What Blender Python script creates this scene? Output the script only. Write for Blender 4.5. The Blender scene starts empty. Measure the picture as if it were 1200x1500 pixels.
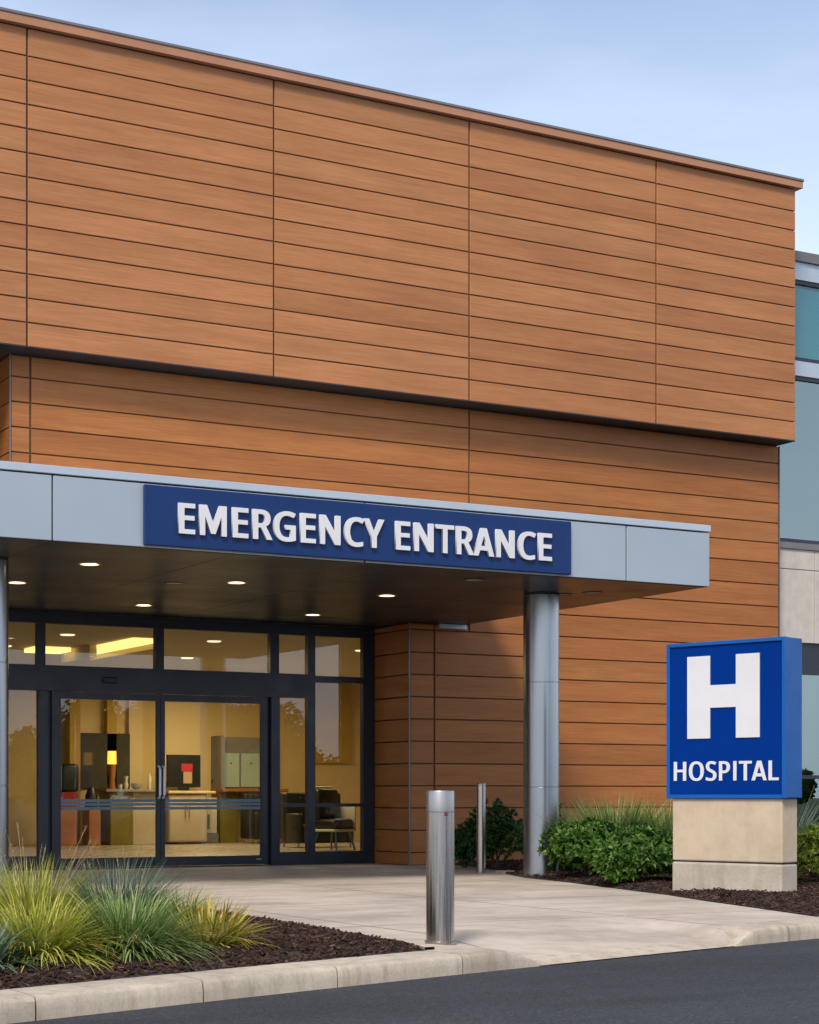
SUN_E, SUN_A, SKY, EXPO = 2.5, 12.0, 0.125, 0.5
CLOUD = (7.9, 8.5, 9.6)
TEXT = {'EMERGENCY ENTRANCE':[[(0.0,0.0),(0.0,1.0),(0.558,1.0),(0.558,0.888),(0.127,0.888),(0.127,0.577),(0.533,0.577),(0.533,0.467),(0.127,0.467),(0.127,0.11),(0.558,0.11),(0.558,0.0)],[(0.842,0.0),(0.842,1.0),(1.027,1.0),(1.335,0.181),(1.34,0.181),(1.654,1.0),(1.837,1.0),(1.837,0.0),(1.715,0.0),(1.715,0.615),(1.717,0.758),(1.723,0.875),(1.719,0.875),(1.385,0.0),(1.281,0.0),(0.952,0.875),(0.948,0.875),(0.954,0.758),(0.956,0.606),(0.956,0.0)],[(2.173,0.0),(2.173,1.0),(2.731,1.0),(2.731,0.888),(2.298,0.888),(2.298,0.577),(2.706,0.577),(2.706,0.467),(2.298,0.467),(2.298,0.11),(2.731,0.11),(2.731,0.0)],[(3.013,0.0),(3.013,1.0),(3.288,1.0),(3.375,0.994),(3.45,0.981),(3.513,0.958),(3.562,0.929),(3.602,0.888),(3.629,0.84),(3.646,0.781),(3.652,0.715),(3.65,0.677),(3.644,0.642),(3.635,0.61),(3.623,0.581),(3.606,0.556),(3.59,0.533),(3.569,0.515),(3.548,0.498),(3.525,0.483),(3.502,0.469),(3.477,0.458),(3.452,0.448),(3.727,0.0),(3.579,0.0),(3.338,0.413),(3.14,0.413),(3.14,0.0)],[(3.14,0.519),(3.288,0.519),(3.346,0.523),(3.394,0.531),(3.433,0.546),(3.467,0.567),(3.49,0.594),(3.508,0.627),(3.519,0.665),(3.523,0.708),(3.519,0.754),(3.506,0.794),(3.49,0.825),(3.463,0.848),(3.429,0.867),(3.388,0.879),(3.34,0.888),(3.281,0.89),(3.14,0.89)],[(4.373,-0.015),(4.3,-0.01),(4.231,0.002),(4.169,0.021),(4.113,0.048),(4.063,0.083),(4.019,0.123),(3.981,0.171),(3.95,0.225),(3.927,0.285),(3.908,0.352),(3.898,0.423),(3.896,0.5),(3.898,0.575),(3.91,0.646),(3.929,0.71),(3.956,0.771),(3.992,0.825),(4.031,0.873),(4.079,0.915),(4.133,0.95),(4.194,0.977),(4.26,0.998),(4.333,1.008),(4.412,1.012),(4.454,1.012),(4.494,1.008),(4.533,1.004),(4.571,0.998),(4.608,0.99),(4.644,0.979),(4.677,0.967),(4.71,0.954),(4.663,0.846),(4.635,0.856),(4.606,0.867),(4.575,0.877),(4.544,0.885),(4.51,0.894),(4.475,0.898),(4.442,0.902),(4.406,0.902),(4.321,0.896),(4.246,0.875),(4.181,0.842),(4.127,0.794),(4.083,0.735),(4.052,0.667),(4.033,0.587),(4.027,0.5),(4.029,0.442),(4.035,0.388),(4.048,0.335),(4.065,0.29),(4.088,0.246),(4.115,0.208),(4.148,0.175),(4.185,0.146),(4.231,0.123),(4.281,0.108),(4.34,0.098),(4.402,0.096),(4.435,0.096),(4.465,0.098),(4.49,0.1),(4.515,0.102),(4.598,0.119),(4.598,0.415),(4.379,0.415),(4.379,0.527),(4.725,0.527),(4.725,0.037),(4.683,0.025),(4.644,0.015),(4.602,0.006),(4.56,-0.002),(4.519,-0.006),(4.473,-0.01),(4.425,-0.013)],[(5.027,0.0),(5.027,1.0),(5.585,1.0),(5.585,0.888),(5.152,0.888),(5.152,0.577),(5.56,0.577),(5.56,0.467),(5.152,0.467),(5.152,0.11),(5.585,0.11),(5.585,0.0)],[(5.867,0.0),(5.867,1.0),(6.013,1.0),(6.546,0.173),(6.552,0.173),(6.548,0.24),(6.544,0.338),(6.542,0.435),(6.542,1.0),(6.658,1.0),(6.658,0.0),(6.513,0.0),(5.977,0.829),(5.973,0.829),(5.979,0.708),(5.983,0.558),(5.983,0.0)],[(7.402,-0.015),(7.329,-0.01),(7.26,0.002),(7.2,0.021),(7.146,0.05),(7.098,0.083),(7.058,0.125),(7.023,0.173),(6.994,0.227),(6.971,0.29),(6.956,0.354),(6.946,0.425),(6.942,0.5),(6.946,0.575),(6.956,0.644),(6.973,0.708),(6.998,0.767),(7.029,0.823),(7.067,0.871),(7.11,0.913),(7.16,0.948),(7.217,0.977),(7.279,0.996),(7.348,1.008),(7.423,1.012),(7.498,1.008),(7.571,0.998),(7.638,0.979),(7.698,0.954),(7.648,0.848),(7.623,0.858),(7.598,0.869),(7.573,0.877),(7.544,0.885),(7.517,0.894),(7.485,0.898),(7.454,0.902),(7.421,0.902),(7.344,0.896),(7.277,0.875),(7.219,0.842),(7.169,0.794),(7.127,0.735),(7.098,0.667),(7.081,0.587),(7.075,0.5),(7.081,0.41),(7.098,0.333),(7.123,0.265),(7.16,0.204),(7.21,0.158),(7.269,0.123),(7.34,0.104),(7.419,0.096),(7.452,0.098),(7.483,0.1),(7.515,0.102),(7.544,0.108),(7.658,0.135),(7.658,0.027),(7.631,0.017),(7.602,0.008),(7.573,0.002),(7.544,-0.004),(7.513,-0.008),(7.479,-0.013),(7.442,-0.013)],[(8.138,0.0),(8.138,0.381),(7.804,1.0),(7.942,1.0),(8.2,0.508),(8.46,1.0),(8.596,1.0),(8.262,0.388),(8.262,0.0)],[(9.221,0.0),(9.221,1.0),(9.779,1.0),(9.779,0.888),(9.346,0.888),(9.346,0.577),(9.754,0.577),(9.754,0.467),(9.346,0.467),(9.346,0.11),(9.779,0.11),(9.779,0.0)],[(10.06,0.0),(10.06,1.0),(10.206,1.0),(10.74,0.173),(10.746,0.173),(10.742,0.24),(10.738,0.338),(10.735,0.435),(10.735,1.0),(10.852,1.0),(10.852,0.0),(10.706,0.0),(10.171,0.829),(10.167,0.829),(10.173,0.708),(10.177,0.558),(10.177,0.0)],[(11.377,0.0),(11.377,0.888),(11.065,0.888),(11.065,1.0),(11.812,1.0),(11.812,0.888),(11.502,0.888),(11.502,0.0)],[(12.027,0.0),(12.027,1.0),(12.302,1.0),(12.39,0.994),(12.465,0.981),(12.527,0.958),(12.577,0.929),(12.617,0.888),(12.644,0.84),(12.66,0.781),(12.667,0.715),(12.665,0.677),(12.658,0.642),(12.65,0.61),(12.637,0.581),(12.621,0.556),(12.604,0.533),(12.583,0.515),(12.562,0.498),(12.54,0.483),(12.515,0.469),(12.492,0.458),(12.467,0.448),(12.74,0.0),(12.594,0.0),(12.352,0.413),(12.152,0.413),(12.152,0.0)],[(12.152,0.519),(12.302,0.519),(12.358,0.523),(12.408,0.531),(12.448,0.546),(12.481,0.567),(12.504,0.594),(12.523,0.627),(12.533,0.665),(12.535,0.708),(12.533,0.754),(12.521,0.794),(12.504,0.825),(12.477,0.848),(12.444,0.867),(12.402,0.879),(12.354,0.888),(12.296,0.89),(12.152,0.89)],[(12.825,0.0),(13.215,1.004),(13.327,1.004),(13.717,0.0),(13.587,0.0),(13.467,0.308),(13.071,0.308),(12.952,0.0)],[(13.112,0.421),(13.429,0.421),(13.317,0.723),(13.302,0.765),(13.283,0.825),(13.269,0.873),(13.246,0.788),(13.225,0.723)],[(13.917,0.0),(13.917,1.0),(14.062,1.0),(14.596,0.173),(14.6,0.173),(14.598,0.24),(14.594,0.338),(14.592,0.435),(14.592,1.0),(14.708,1.0),(14.708,0.0),(14.56,0.0),(14.027,0.829),(14.021,0.829),(14.029,0.708),(14.033,0.558),(14.033,0.0)],[(15.45,-0.015),(15.377,-0.01),(15.31,0.002),(15.25,0.021),(15.196,0.05),(15.148,0.083),(15.106,0.125),(15.071,0.173),(15.044,0.227),(15.021,0.29),(15.004,0.354),(14.996,0.425),(14.992,0.5),(14.996,0.575),(15.006,0.644),(15.023,0.708),(15.048,0.767),(15.077,0.823),(15.115,0.871),(15.16,0.913),(15.21,0.948),(15.267,0.977),(15.329,0.996),(15.398,1.008),(15.471,1.012),(15.548,1.008),(15.619,0.998),(15.685,0.979),(15.748,0.954),(15.698,0.848),(15.673,0.858),(15.648,0.869),(15.621,0.877),(15.594,0.885),(15.565,0.894),(15.535,0.898),(15.504,0.902),(15.471,0.902),(15.394,0.896),(15.327,0.875),(15.267,0.842),(15.217,0.794),(15.177,0.735),(15.148,0.667),(15.131,0.587),(15.125,0.5),(15.129,0.41),(15.146,0.333),(15.173,0.265),(15.21,0.204),(15.258,0.158),(15.319,0.123),(15.387,0.104),(15.469,0.096),(15.502,0.098),(15.533,0.1),(15.565,0.102),(15.594,0.108),(15.708,0.135),(15.708,0.027),(15.679,0.017),(15.652,0.008),(15.623,0.002),(15.594,-0.004),(15.562,-0.008),(15.527,-0.013),(15.49,-0.013)],[(15.99,0.0),(15.99,1.0),(16.548,1.0),(16.548,0.888),(16.115,0.888),(16.115,0.577),(16.523,0.577),(16.523,0.467),(16.115,0.467),(16.115,0.11),(16.548,0.11),(16.548,0.0)]],'HOSPITAL':[[(0.0,0.0),(0.0,1.0),(0.127,1.0),(0.127,0.577),(0.638,0.577),(0.638,1.0),(0.765,1.0),(0.765,0.0),(0.638,0.0),(0.638,0.467),(0.127,0.467),(0.127,0.0)],[(1.51,-0.015),(1.438,-0.01),(1.369,0.002),(1.308,0.023),(1.252,0.05),(1.204,0.085),(1.163,0.127),(1.127,0.175),(1.1,0.231),(1.077,0.292),(1.062,0.356),(1.052,0.427),(1.05,0.502),(1.052,0.577),(1.062,0.646),(1.077,0.71),(1.1,0.771),(1.127,0.825),(1.163,0.873),(1.204,0.915),(1.252,0.95),(1.308,0.979),(1.369,0.998),(1.438,1.01),(1.512,1.015),(1.583,1.01),(1.65,0.998),(1.71,0.979),(1.765,0.95),(1.813,0.917),(1.854,0.875),(1.89,0.827),(1.919,0.771),(1.942,0.71),(1.958,0.646),(1.969,0.577),(1.971,0.5),(1.969,0.425),(1.958,0.356),(1.942,0.29),(1.919,0.229),(1.89,0.175),(1.854,0.127),(1.813,0.085),(1.765,0.05),(1.71,0.023),(1.65,0.002),(1.583,-0.01)],[(1.51,0.096),(1.59,0.102),(1.658,0.123),(1.715,0.156),(1.76,0.204),(1.794,0.263),(1.819,0.331),(1.833,0.413),(1.837,0.5),(1.833,0.59),(1.819,0.669),(1.794,0.737),(1.76,0.796),(1.715,0.844),(1.658,0.877),(1.592,0.898),(1.512,0.904),(1.433,0.898),(1.365,0.877),(1.308,0.844),(1.263,0.796),(1.227,0.737),(1.202,0.669),(1.188,0.59),(1.181,0.5),(1.188,0.413),(1.202,0.331),(1.227,0.263),(1.263,0.204),(1.308,0.156),(1.365,0.123),(1.431,0.102)],[(2.465,-0.015),(2.423,-0.013),(2.383,-0.01),(2.346,-0.006),(2.308,-0.002),(2.275,0.006),(2.244,0.015),(2.217,0.023),(2.19,0.033),(2.19,0.154),(2.217,0.144),(2.248,0.133),(2.279,0.123),(2.317,0.113),(2.354,0.106),(2.392,0.1),(2.431,0.096),(2.471,0.096),(2.523,0.098),(2.569,0.106),(2.606,0.119),(2.64,0.138),(2.665,0.163),(2.681,0.19),(2.692,0.221),(2.696,0.256),(2.694,0.279),(2.69,0.302),(2.683,0.321),(2.675,0.34),(2.663,0.354),(2.646,0.371),(2.627,0.385),(2.602,0.4),(2.575,0.415),(2.542,0.431),(2.504,0.446),(2.46,0.463),(2.4,0.485),(2.348,0.513),(2.304,0.544),(2.269,0.575),(2.24,0.612),(2.219,0.654),(2.206,0.704),(2.202,0.758),(2.206,0.796),(2.213,0.833),(2.225,0.865),(2.244,0.894),(2.267,0.921),(2.292,0.946),(2.323,0.965),(2.356,0.981),(2.394,0.996),(2.433,1.006),(2.477,1.01),(2.523,1.012),(2.562,1.012),(2.602,1.008),(2.638,1.004),(2.673,0.998),(2.706,0.99),(2.74,0.979),(2.769,0.969),(2.798,0.956),(2.758,0.85),(2.731,0.86),(2.704,0.871),(2.675,0.879),(2.646,0.888),(2.615,0.894),(2.583,0.898),(2.552,0.902),(2.519,0.902),(2.475,0.9),(2.438,0.892),(2.404,0.879),(2.377,0.862),(2.356,0.842),(2.342,0.817),(2.333,0.788),(2.331,0.756),(2.331,0.733),(2.335,0.71),(2.342,0.692),(2.352,0.673),(2.363,0.656),(2.379,0.642),(2.398,0.627),(2.421,0.612),(2.446,0.6),(2.475,0.585),(2.51,0.571),(2.548,0.556),(2.592,0.54),(2.629,0.523),(2.665,0.504),(2.698,0.485),(2.727,0.467),(2.752,0.446),(2.773,0.423),(2.79,0.398),(2.804,0.371),(2.815,0.34),(2.819,0.304),(2.821,0.267),(2.815,0.204),(2.798,0.15),(2.767,0.1),(2.725,0.06),(2.673,0.027),(2.613,0.004),(2.542,-0.008)],[(3.085,0.0),(3.085,1.0),(3.35,1.0),(3.442,0.994),(3.519,0.979),(3.583,0.956),(3.635,0.923),(3.675,0.879),(3.702,0.829),(3.719,0.771),(3.725,0.704),(3.723,0.665),(3.715,0.625),(3.704,0.587),(3.688,0.55),(3.667,0.517),(3.638,0.485),(3.604,0.458),(3.562,0.433),(3.517,0.415),(3.46,0.4),(3.398,0.392),(3.327,0.39),(3.21,0.39),(3.21,0.0)],[(3.21,0.496),(3.313,0.496),(3.379,0.5),(3.438,0.508),(3.485,0.523),(3.525,0.544),(3.556,0.571),(3.577,0.604),(3.59,0.648),(3.594,0.7),(3.592,0.744),(3.579,0.783),(3.56,0.817),(3.533,0.844),(3.498,0.865),(3.454,0.879),(3.4,0.888),(3.34,0.892),(3.21,0.892)],[(3.915,0.0),(3.915,0.073),(4.031,0.1),(4.031,0.898),(3.915,0.927),(3.915,1.0),(4.275,1.0),(4.275,0.927),(4.158,0.898),(4.158,0.1),(4.275,0.073),(4.275,0.0)],[(4.721,0.0),(4.721,0.888),(4.41,0.888),(4.41,1.0),(5.158,1.0),(5.158,0.888),(4.848,0.888),(4.848,0.0)],[(5.235,0.0),(5.627,1.004),(5.74,1.004),(6.129,0.0),(5.998,0.0),(5.879,0.308),(5.481,0.308),(5.362,0.0)],[(5.525,0.421),(5.84,0.421),(5.729,0.723),(5.715,0.765),(5.696,0.825),(5.681,0.873),(5.658,0.788),(5.638,0.723)],[(6.329,0.0),(6.329,1.0),(6.454,1.0),(6.454,0.113),(6.892,0.113),(6.892,0.0)]]}
import bpy, bmesh, math, random
from mathutils import Vector, Matrix, noise, geometry
R = math.radians
scene = bpy.context.scene
COL = scene.collection
rnd = random.Random(11)
CAM = Vector((0.0, -22.8, 1.0))

# ------------------------------------------------------------------ materials
def mat(name):
    m = bpy.data.materials.new(name); m.use_nodes = True
    nt = m.node_tree
    return m, nt, nt.nodes, nt.links, nt.nodes['Principled BSDF']
def node(nt, t, **kw):
    n = nt.nodes.new(t)
    for k, v in kw.items():
        if k.startswith('_'): setattr(n, k[1:], v)
        else: n.inputs[k.replace('__', ' ')].default_value = v
    return n
def objco(nt, scale=(1, 1, 1), out='Object'):
    tc = nt.nodes.new('ShaderNodeTexCoord'); mp = nt.nodes.new('ShaderNodeMapping')
    mp.inputs['Scale'].default_value = scale
    nt.links.new(tc.outputs[out], mp.inputs['Vector'])
    return mp.outputs['Vector']
def noise_tex(nt, vec, scale, detail=4, rough=0.55):
    n = nt.nodes.new('ShaderNodeTexNoise'); n.inputs['Scale'].default_value = scale
    n.inputs['Detail'].default_value = detail; n.inputs['Roughness'].default_value = rough
    if vec is not None: nt.links.new(vec, n.inputs['Vector'])
    return n.outputs['Fac']
def ramp(nt, fac, stops):
    r = nt.nodes.new('ShaderNodeValToRGB'); e = r.color_ramp.elements
    while len(e) < len(stops): e.new(0.5)
    for i, (p, c) in enumerate(stops):
        e[i].position = p; e[i].color = (*c, 1) if len(c) == 3 else c
    nt.links.new(fac, r.inputs['Fac']); return r.outputs['Color']
def mix(nt, a, b, fac, mode='MIX'):
    m = nt.nodes.new('ShaderNodeMix'); m.data_type = 'RGBA'; m.blend_type = mode
    for k, v in ((6, a), (7, b)):
        if isinstance(v, tuple): m.inputs[k].default_value = (*v, 1)
        else: nt.links.new(v, m.inputs[k])
    if isinstance(fac, (int, float)): m.inputs[0].default_value = fac
    else: nt.links.new(fac, m.inputs[0])
    return m.outputs[2]
def bump(nt, h, strength, dist, bsdf):
    b = nt.nodes.new('ShaderNodeBump'); b.inputs['Strength'].default_value = strength
    b.inputs['Distance'].default_value = dist
    nt.links.new(h, b.inputs['Height']); nt.links.new(b.outputs['Normal'], bsdf.inputs['Normal'])
def maprange(nt, v, a, b, c, d):
    m = nt.nodes.new('ShaderNodeMapRange')
    for i, x in enumerate((a, b, c, d)): m.inputs[i + 1].default_value = x
    nt.links.new(v, m.inputs[0]); return m.outputs[0]

def plain(name, col, rough=0.5, metal=0.0, var=0.12, scale=3.0, bmp=0.0, bscale=60, spec=None, coat=0):
    m, nt, N, L, b = mat(name)
    v = objco(nt)
    f = noise_tex(nt, v, scale, 5)
    lo = tuple(c * (1 - var) for c in col); hi = tuple(min(1, c * (1 + var)) for c in col)
    L.new(ramp(nt, f, [(0.3, lo), (0.7, hi)]), b.inputs['Base Color'])
    L.new(maprange(nt, noise_tex(nt, v, scale * 2.3, 3), 0.3, 0.7, max(0, rough - 0.06), rough + 0.06), b.inputs['Roughness'])
    b.inputs['Metallic'].default_value = metal
    if spec is not None: b.inputs['Specular IOR Level'].default_value = spec
    if coat: b.inputs['Coat Weight'].default_value = coat
    if bmp: bump(nt, noise_tex(nt, v, bscale, 3), bmp, 0.01, b)
    return m

def wood_mat(name, stops):
    m, nt, N, L, b = mat(name)
    b.inputs['Specular IOR Level'].default_value = 0.28
    uv = nt.nodes.new('ShaderNodeUVMap')
    g = nt.nodes.new('ShaderNodeNewGeometry')
    mp = nt.nodes.new('ShaderNodeMapping'); mp.inputs['Scale'].default_value = (0.55, 16, 1)
    L.new(uv.outputs['UV'], mp.inputs['Vector'])
    fine = noise_tex(nt, mp.outputs['Vector'], 3.0, 8, 0.68)
    mp2 = nt.nodes.new('ShaderNodeMapping'); mp2.inputs['Scale'].default_value = (0.3, 3.2, 1)
    L.new(uv.outputs['UV'], mp2.inputs['Vector'])
    broad = noise_tex(nt, mp2.outputs['Vector'], 1.5, 4, 0.6)
    mp3 = nt.nodes.new('ShaderNodeMapping'); mp3.inputs['Scale'].default_value = (3.0, 120, 1)
    L.new(uv.outputs['UV'], mp3.inputs['Vector'])
    pores = noise_tex(nt, mp3.outputs['Vector'], 2.0, 3, 0.6)
    c = ramp(nt, fine, stops)
    tint = ramp(nt, g.outputs['Random Per Island'], [(0.0, (0.89, 0.86, 0.84)), (0.35, (0.97, 0.95, 0.94)), (0.7, (1.05, 1.06, 1.05)), (1.0, (0.93, 0.98, 1.02))])
    c = mix(nt, c, tint, 1.0, 'MULTIPLY')
    c = mix(nt, c, ramp(nt, broad, [(0.3, (0.84, 0.81, 0.80)), (0.62, (1.06, 1.06, 1.05))]), 0.9, 'MULTIPLY')
    c = mix(nt, c, ramp(nt, pores, [(0.25, (0.80, 0.76, 0.74)), (0.5, (1, 1, 1))]), 0.55, 'MULTIPLY')
    # weather stains that lie on the boards
    st = noise_tex(nt, objco(nt, (0.35, 0.35, 0.12)), 1.6, 5, 0.6)
    c = mix(nt, c, ramp(nt, st, [(0.32, (0.86, 0.85, 0.86)), (0.6, (1.03, 1.02, 1.0))]), 0.45, 'MULTIPLY')
    L.new(c, b.inputs['Base Color'])
    L.new(maprange(nt, fine, 0.3, 0.7, 0.42, 0.56), b.inputs['Roughness'])
    bump(nt, fine, 0.12, 0.006, b)
    return m

def concrete(name, col, joints=True, stain=0.25, bscale=140):
    m, nt, N, L, b = mat(name)
    v = objco(nt)
    big = noise_tex(nt, v, 0.7, 6, 0.6); med = noise_tex(nt, v, 5, 6, 0.65); fin = noise_tex(nt, v, bscale, 3)
    c = ramp(nt, big, [(0.3, tuple(x * (1 - stain) for x in col)), (0.55, col), (0.75, tuple(min(1, x * 1.1) for x in col))])
    c = mix(nt, c, ramp(nt, med, [(0.3, (0.84, 0.82, 0.79)), (0.6, (1.03, 1.03, 1.03))]), 0.8, 'MULTIPLY')
    c = mix(nt, c, ramp(nt, fin, [(0.35, (0.8, 0.8, 0.8)), (0.6, (1.05, 1.05, 1.05))]), 0.5, 'MULTIPLY')
    run = noise_tex(nt, objco(nt, (9, 9, 1.2)), 1.0, 4, 0.6)
    if not joints: c = mix(nt, c, ramp(nt, run, [(0.36, (0.70, 0.66, 0.60)), (0.52, (1, 1, 1))]), stain * 1.6, 'MULTIPLY')
    if joints:      # tyre and foot traffic stains, small dark spots
        c = mix(nt, c, ramp(nt, noise_tex(nt, objco(nt, (0.5, 1.6, 1)), 1.3, 7, 0.7), [(0.36, (0.80, 0.78, 0.76)), (0.55, (1, 1, 1))]), 0.9, 'MULTIPLY')
        sp = nt.nodes.new('ShaderNodeTexVoronoi'); sp.inputs['Scale'].default_value = 3.1; L.new(v, sp.inputs['Vector'])
        c = mix(nt, c, ramp(nt, sp.outputs['Distance'], [(0.03, (0.62, 0.60, 0.58)), (0.075, (1, 1, 1))]), 0.5, 'MULTIPLY')
        sx = nt.nodes.new('ShaderNodeSeparateXYZ'); L.new(v, sx.inputs[0])
        fac = None
        for ax, per, off in (('X', 2.4, 0.55), ('Y', 2.55, 0.2)):
            a = node(nt, 'ShaderNodeMath', _operation='ADD'); a.inputs[1].default_value = off + 100 * per; L.new(sx.outputs[ax], a.inputs[0])
            p = node(nt, 'ShaderNodeMath', _operation='PINGPONG'); p.inputs[1].default_value = per / 2; L.new(a.outputs[0], p.inputs[0])
            k = node(nt, 'ShaderNodeMath', _operation='LESS_THAN'); k.inputs[1].default_value = 0.014; L.new(p.outputs[0], k.inputs[0])
            if fac is None: fac = k.outputs[0]
            else:
                mx = node(nt, 'ShaderNodeMath', _operation='MAXIMUM'); L.new(fac, mx.inputs[0]); L.new(k.outputs[0], mx.inputs[1]); fac = mx.outputs[0]
        c = mix(nt, c, (col[0] * 0.35, col[1] * 0.33, col[2] * 0.30), fac)
    L.new(c, b.inputs['Base Color'])
    b.inputs['Roughness'].default_value = 0.82
    bump(nt, fin, 0.25, 0.004, b)
    return m

def asphalt_mat():
    m, nt, N, L, b = mat('asphalt')
    v = objco(nt)
    vo = nt.nodes.new('ShaderNodeTexVoronoi'); vo.inputs['Scale'].default_value = 75; L.new(v, vo.inputs['Vector'])
    v2 = nt.nodes.new('ShaderNodeTexVoronoi'); v2.inputs['Scale'].default_value = 190; L.new(v, v2.inputs['Vector'])
    big = noise_tex(nt, v, 0.55, 6, 0.6); tyre = noise_tex(nt, objco(nt, (0.25, 1.6, 1)), 1.2, 5, 0.6); fin = noise_tex(nt, v, 260, 3)
    c = ramp(nt, big, [(0.3, (0.034, 0.036, 0.042)), (0.7, (0.050, 0.053, 0.060))])
    c = mix(nt, c, ramp(nt, tyre, [(0.35, (0.78, 0.78, 0.80)), (0.62, (1.08, 1.08, 1.08))]), 0.9, 'MULTIPLY')
    c = mix(nt, c, ramp(nt, vo.outputs['Color'], [(0.15, (0.45, 0.45, 0.46)), (0.55, (0.95, 0.95, 0.95)), (0.86, (1.25, 1.25, 1.25)), (0.97, (2.3, 2.2, 2.1))]), 0.85, 'MULTIPLY')
    c = mix(nt, c, ramp(nt, v2.outputs['Color'], [(0.1, (0.6, 0.6, 0.6)), (0.9, (1.4, 1.4, 1.4))]), 0.7, 'MULTIPLY')
    L.new(c, b.inputs['Base Color']); b.inputs['Roughness'].default_value = 0.82; b.inputs['Specular IOR Level'].default_value = 0.3
    ad = node(nt, 'ShaderNodeMath', _operation='ADD'); L.new(vo.outputs['Distance'], ad.inputs[0]); L.new(fin, ad.inputs[1])
    bump(nt, ad.outputs[0], 0.7, 0.008, b)
    return m

def glass_mat(name, ior=1.6, tint=(0.93, 0.95, 0.94), gloss=(1, 1, 1), extra=0.0):
    m = bpy.data.materials.new(name); m.use_nodes = True; nt = m.node_tree; nt.nodes.clear()
    out = nt.nodes.new('ShaderNodeOutputMaterial')
    tr = node(nt, 'ShaderNodeBsdfTransparent'); tr.inputs[0].default_value = (*tint, 1)
    gl = node(nt, 'ShaderNodeBsdfGlossy'); gl.inputs['Roughness'].default_value = 0.0; gl.inputs['Color'].default_value = (*gloss, 1)
    fr = node(nt, 'ShaderNodeFresnel'); fr.inputs['IOR'].default_value = ior
    f = fr.outputs[0]
    if extra:
        a = node(nt, 'ShaderNodeMath', _operation='ADD'); a.use_clamp = True; a.inputs[1].default_value = extra
        nt.links.new(f, a.inputs[0]); f = a.outputs[0]
    # slight waviness of real panes
    b = nt.nodes.new('ShaderNodeBump'); b.inputs['Strength'].default_value = 0.03; b.inputs['Distance'].default_value = 0.02
    nt.links.new(noise_tex(nt, objco(nt), 0.9, 1), b.inputs['Height']); nt.links.new(b.outputs[0], gl.inputs['Normal'])
    mx = nt.nodes.new('ShaderNodeMixShader')
    nt.links.new(f, mx.inputs[0]); nt.links.new(tr.outputs[0], mx.inputs[1]); nt.links.new(gl.outputs[0], mx.inputs[2])
    nt.links.new(mx.outputs[0], out.inputs[0])
    return m

def emit(name, col, s):
    m, nt, N, L, b = mat(name)
    b.inputs['Base Color'].default_value = (*col, 1)
    b.inputs['Emission Color'].default_value = (*col, 1); b.inputs['Emission Strength'].default_value = s
    # the lamp is a little brighter in the middle of its lens
    g = noise_tex(nt, objco(nt), 4, 1); L.new(maprange(nt, g, 0, 1, s * 0.9, s * 1.1), b.inputs['Emission Strength'])
    return m

def steel_mat(name, col=(0.5, 0.49, 0.48), rough=0.3, streak=0.35):
    m, nt, N, L, b = mat(name)
    s = noise_tex(nt, objco(nt, (60, 60, 1.2)), 1.6, 4)
    L.new(ramp(nt, s, [(0.3, tuple(c * (1 - streak * 0.6) for c in col)), (0.7, tuple(min(1, c * (1 + streak * 0.4)) for c in col))]), b.inputs['Base Color'])
    b.inputs['Metallic'].default_value = 1.0
    L.new(maprange(nt, s, 0.3, 0.7, rough - 0.06, rough + 0.1), b.inputs['Roughness'])
    bump(nt, s, 0.03, 0.001, b)
    return m

def metal(name, col, rough, met):
    m, nt, N, L, b = mat(name)
    f = noise_tex(nt, objco(nt, (1, 1, 0.4)), 3, 5)
    L.new(ramp(nt, f, [(0.3, tuple(c * .96 for c in col)), (0.7, tuple(c * 1.04 for c in col))]), b.inputs['Base Color'])
    b.inputs['Metallic'].default_value = met; b.inputs['Roughness'].default_value = rough
    return m

def leaf_mat(name, stops, trans=0.3, rough=0.5, grad=None):
    m, nt, N, L, b = mat(name)
    g = nt.nodes.new('ShaderNodeNewGeometry')
    c = ramp(nt, g.outputs['Random Per Island'], stops)
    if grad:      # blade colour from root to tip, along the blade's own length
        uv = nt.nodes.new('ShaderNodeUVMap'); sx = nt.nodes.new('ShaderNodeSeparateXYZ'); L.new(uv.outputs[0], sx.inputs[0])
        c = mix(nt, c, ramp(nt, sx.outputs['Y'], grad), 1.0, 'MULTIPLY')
    L.new(c, b.inputs['Base Color']); b.inputs['Roughness'].default_value = rough
    b.inputs['Specular IOR Level'].default_value = 0.25
    out = [n for n in N if n.type == 'OUTPUT_MATERIAL'][0]
    tl = nt.nodes.new('ShaderNodeBsdfTranslucent'); L.new(c, tl.inputs['Color'])
    mx = nt.nodes.new('ShaderNodeMixShader'); mx.inputs[0].default_value = trans
    L.new(b.outputs[0], mx.inputs[1]); L.new(tl.outputs[0], mx.inputs[2]); L.new(mx.outputs[0], out.inputs[0])
    return m

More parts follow.
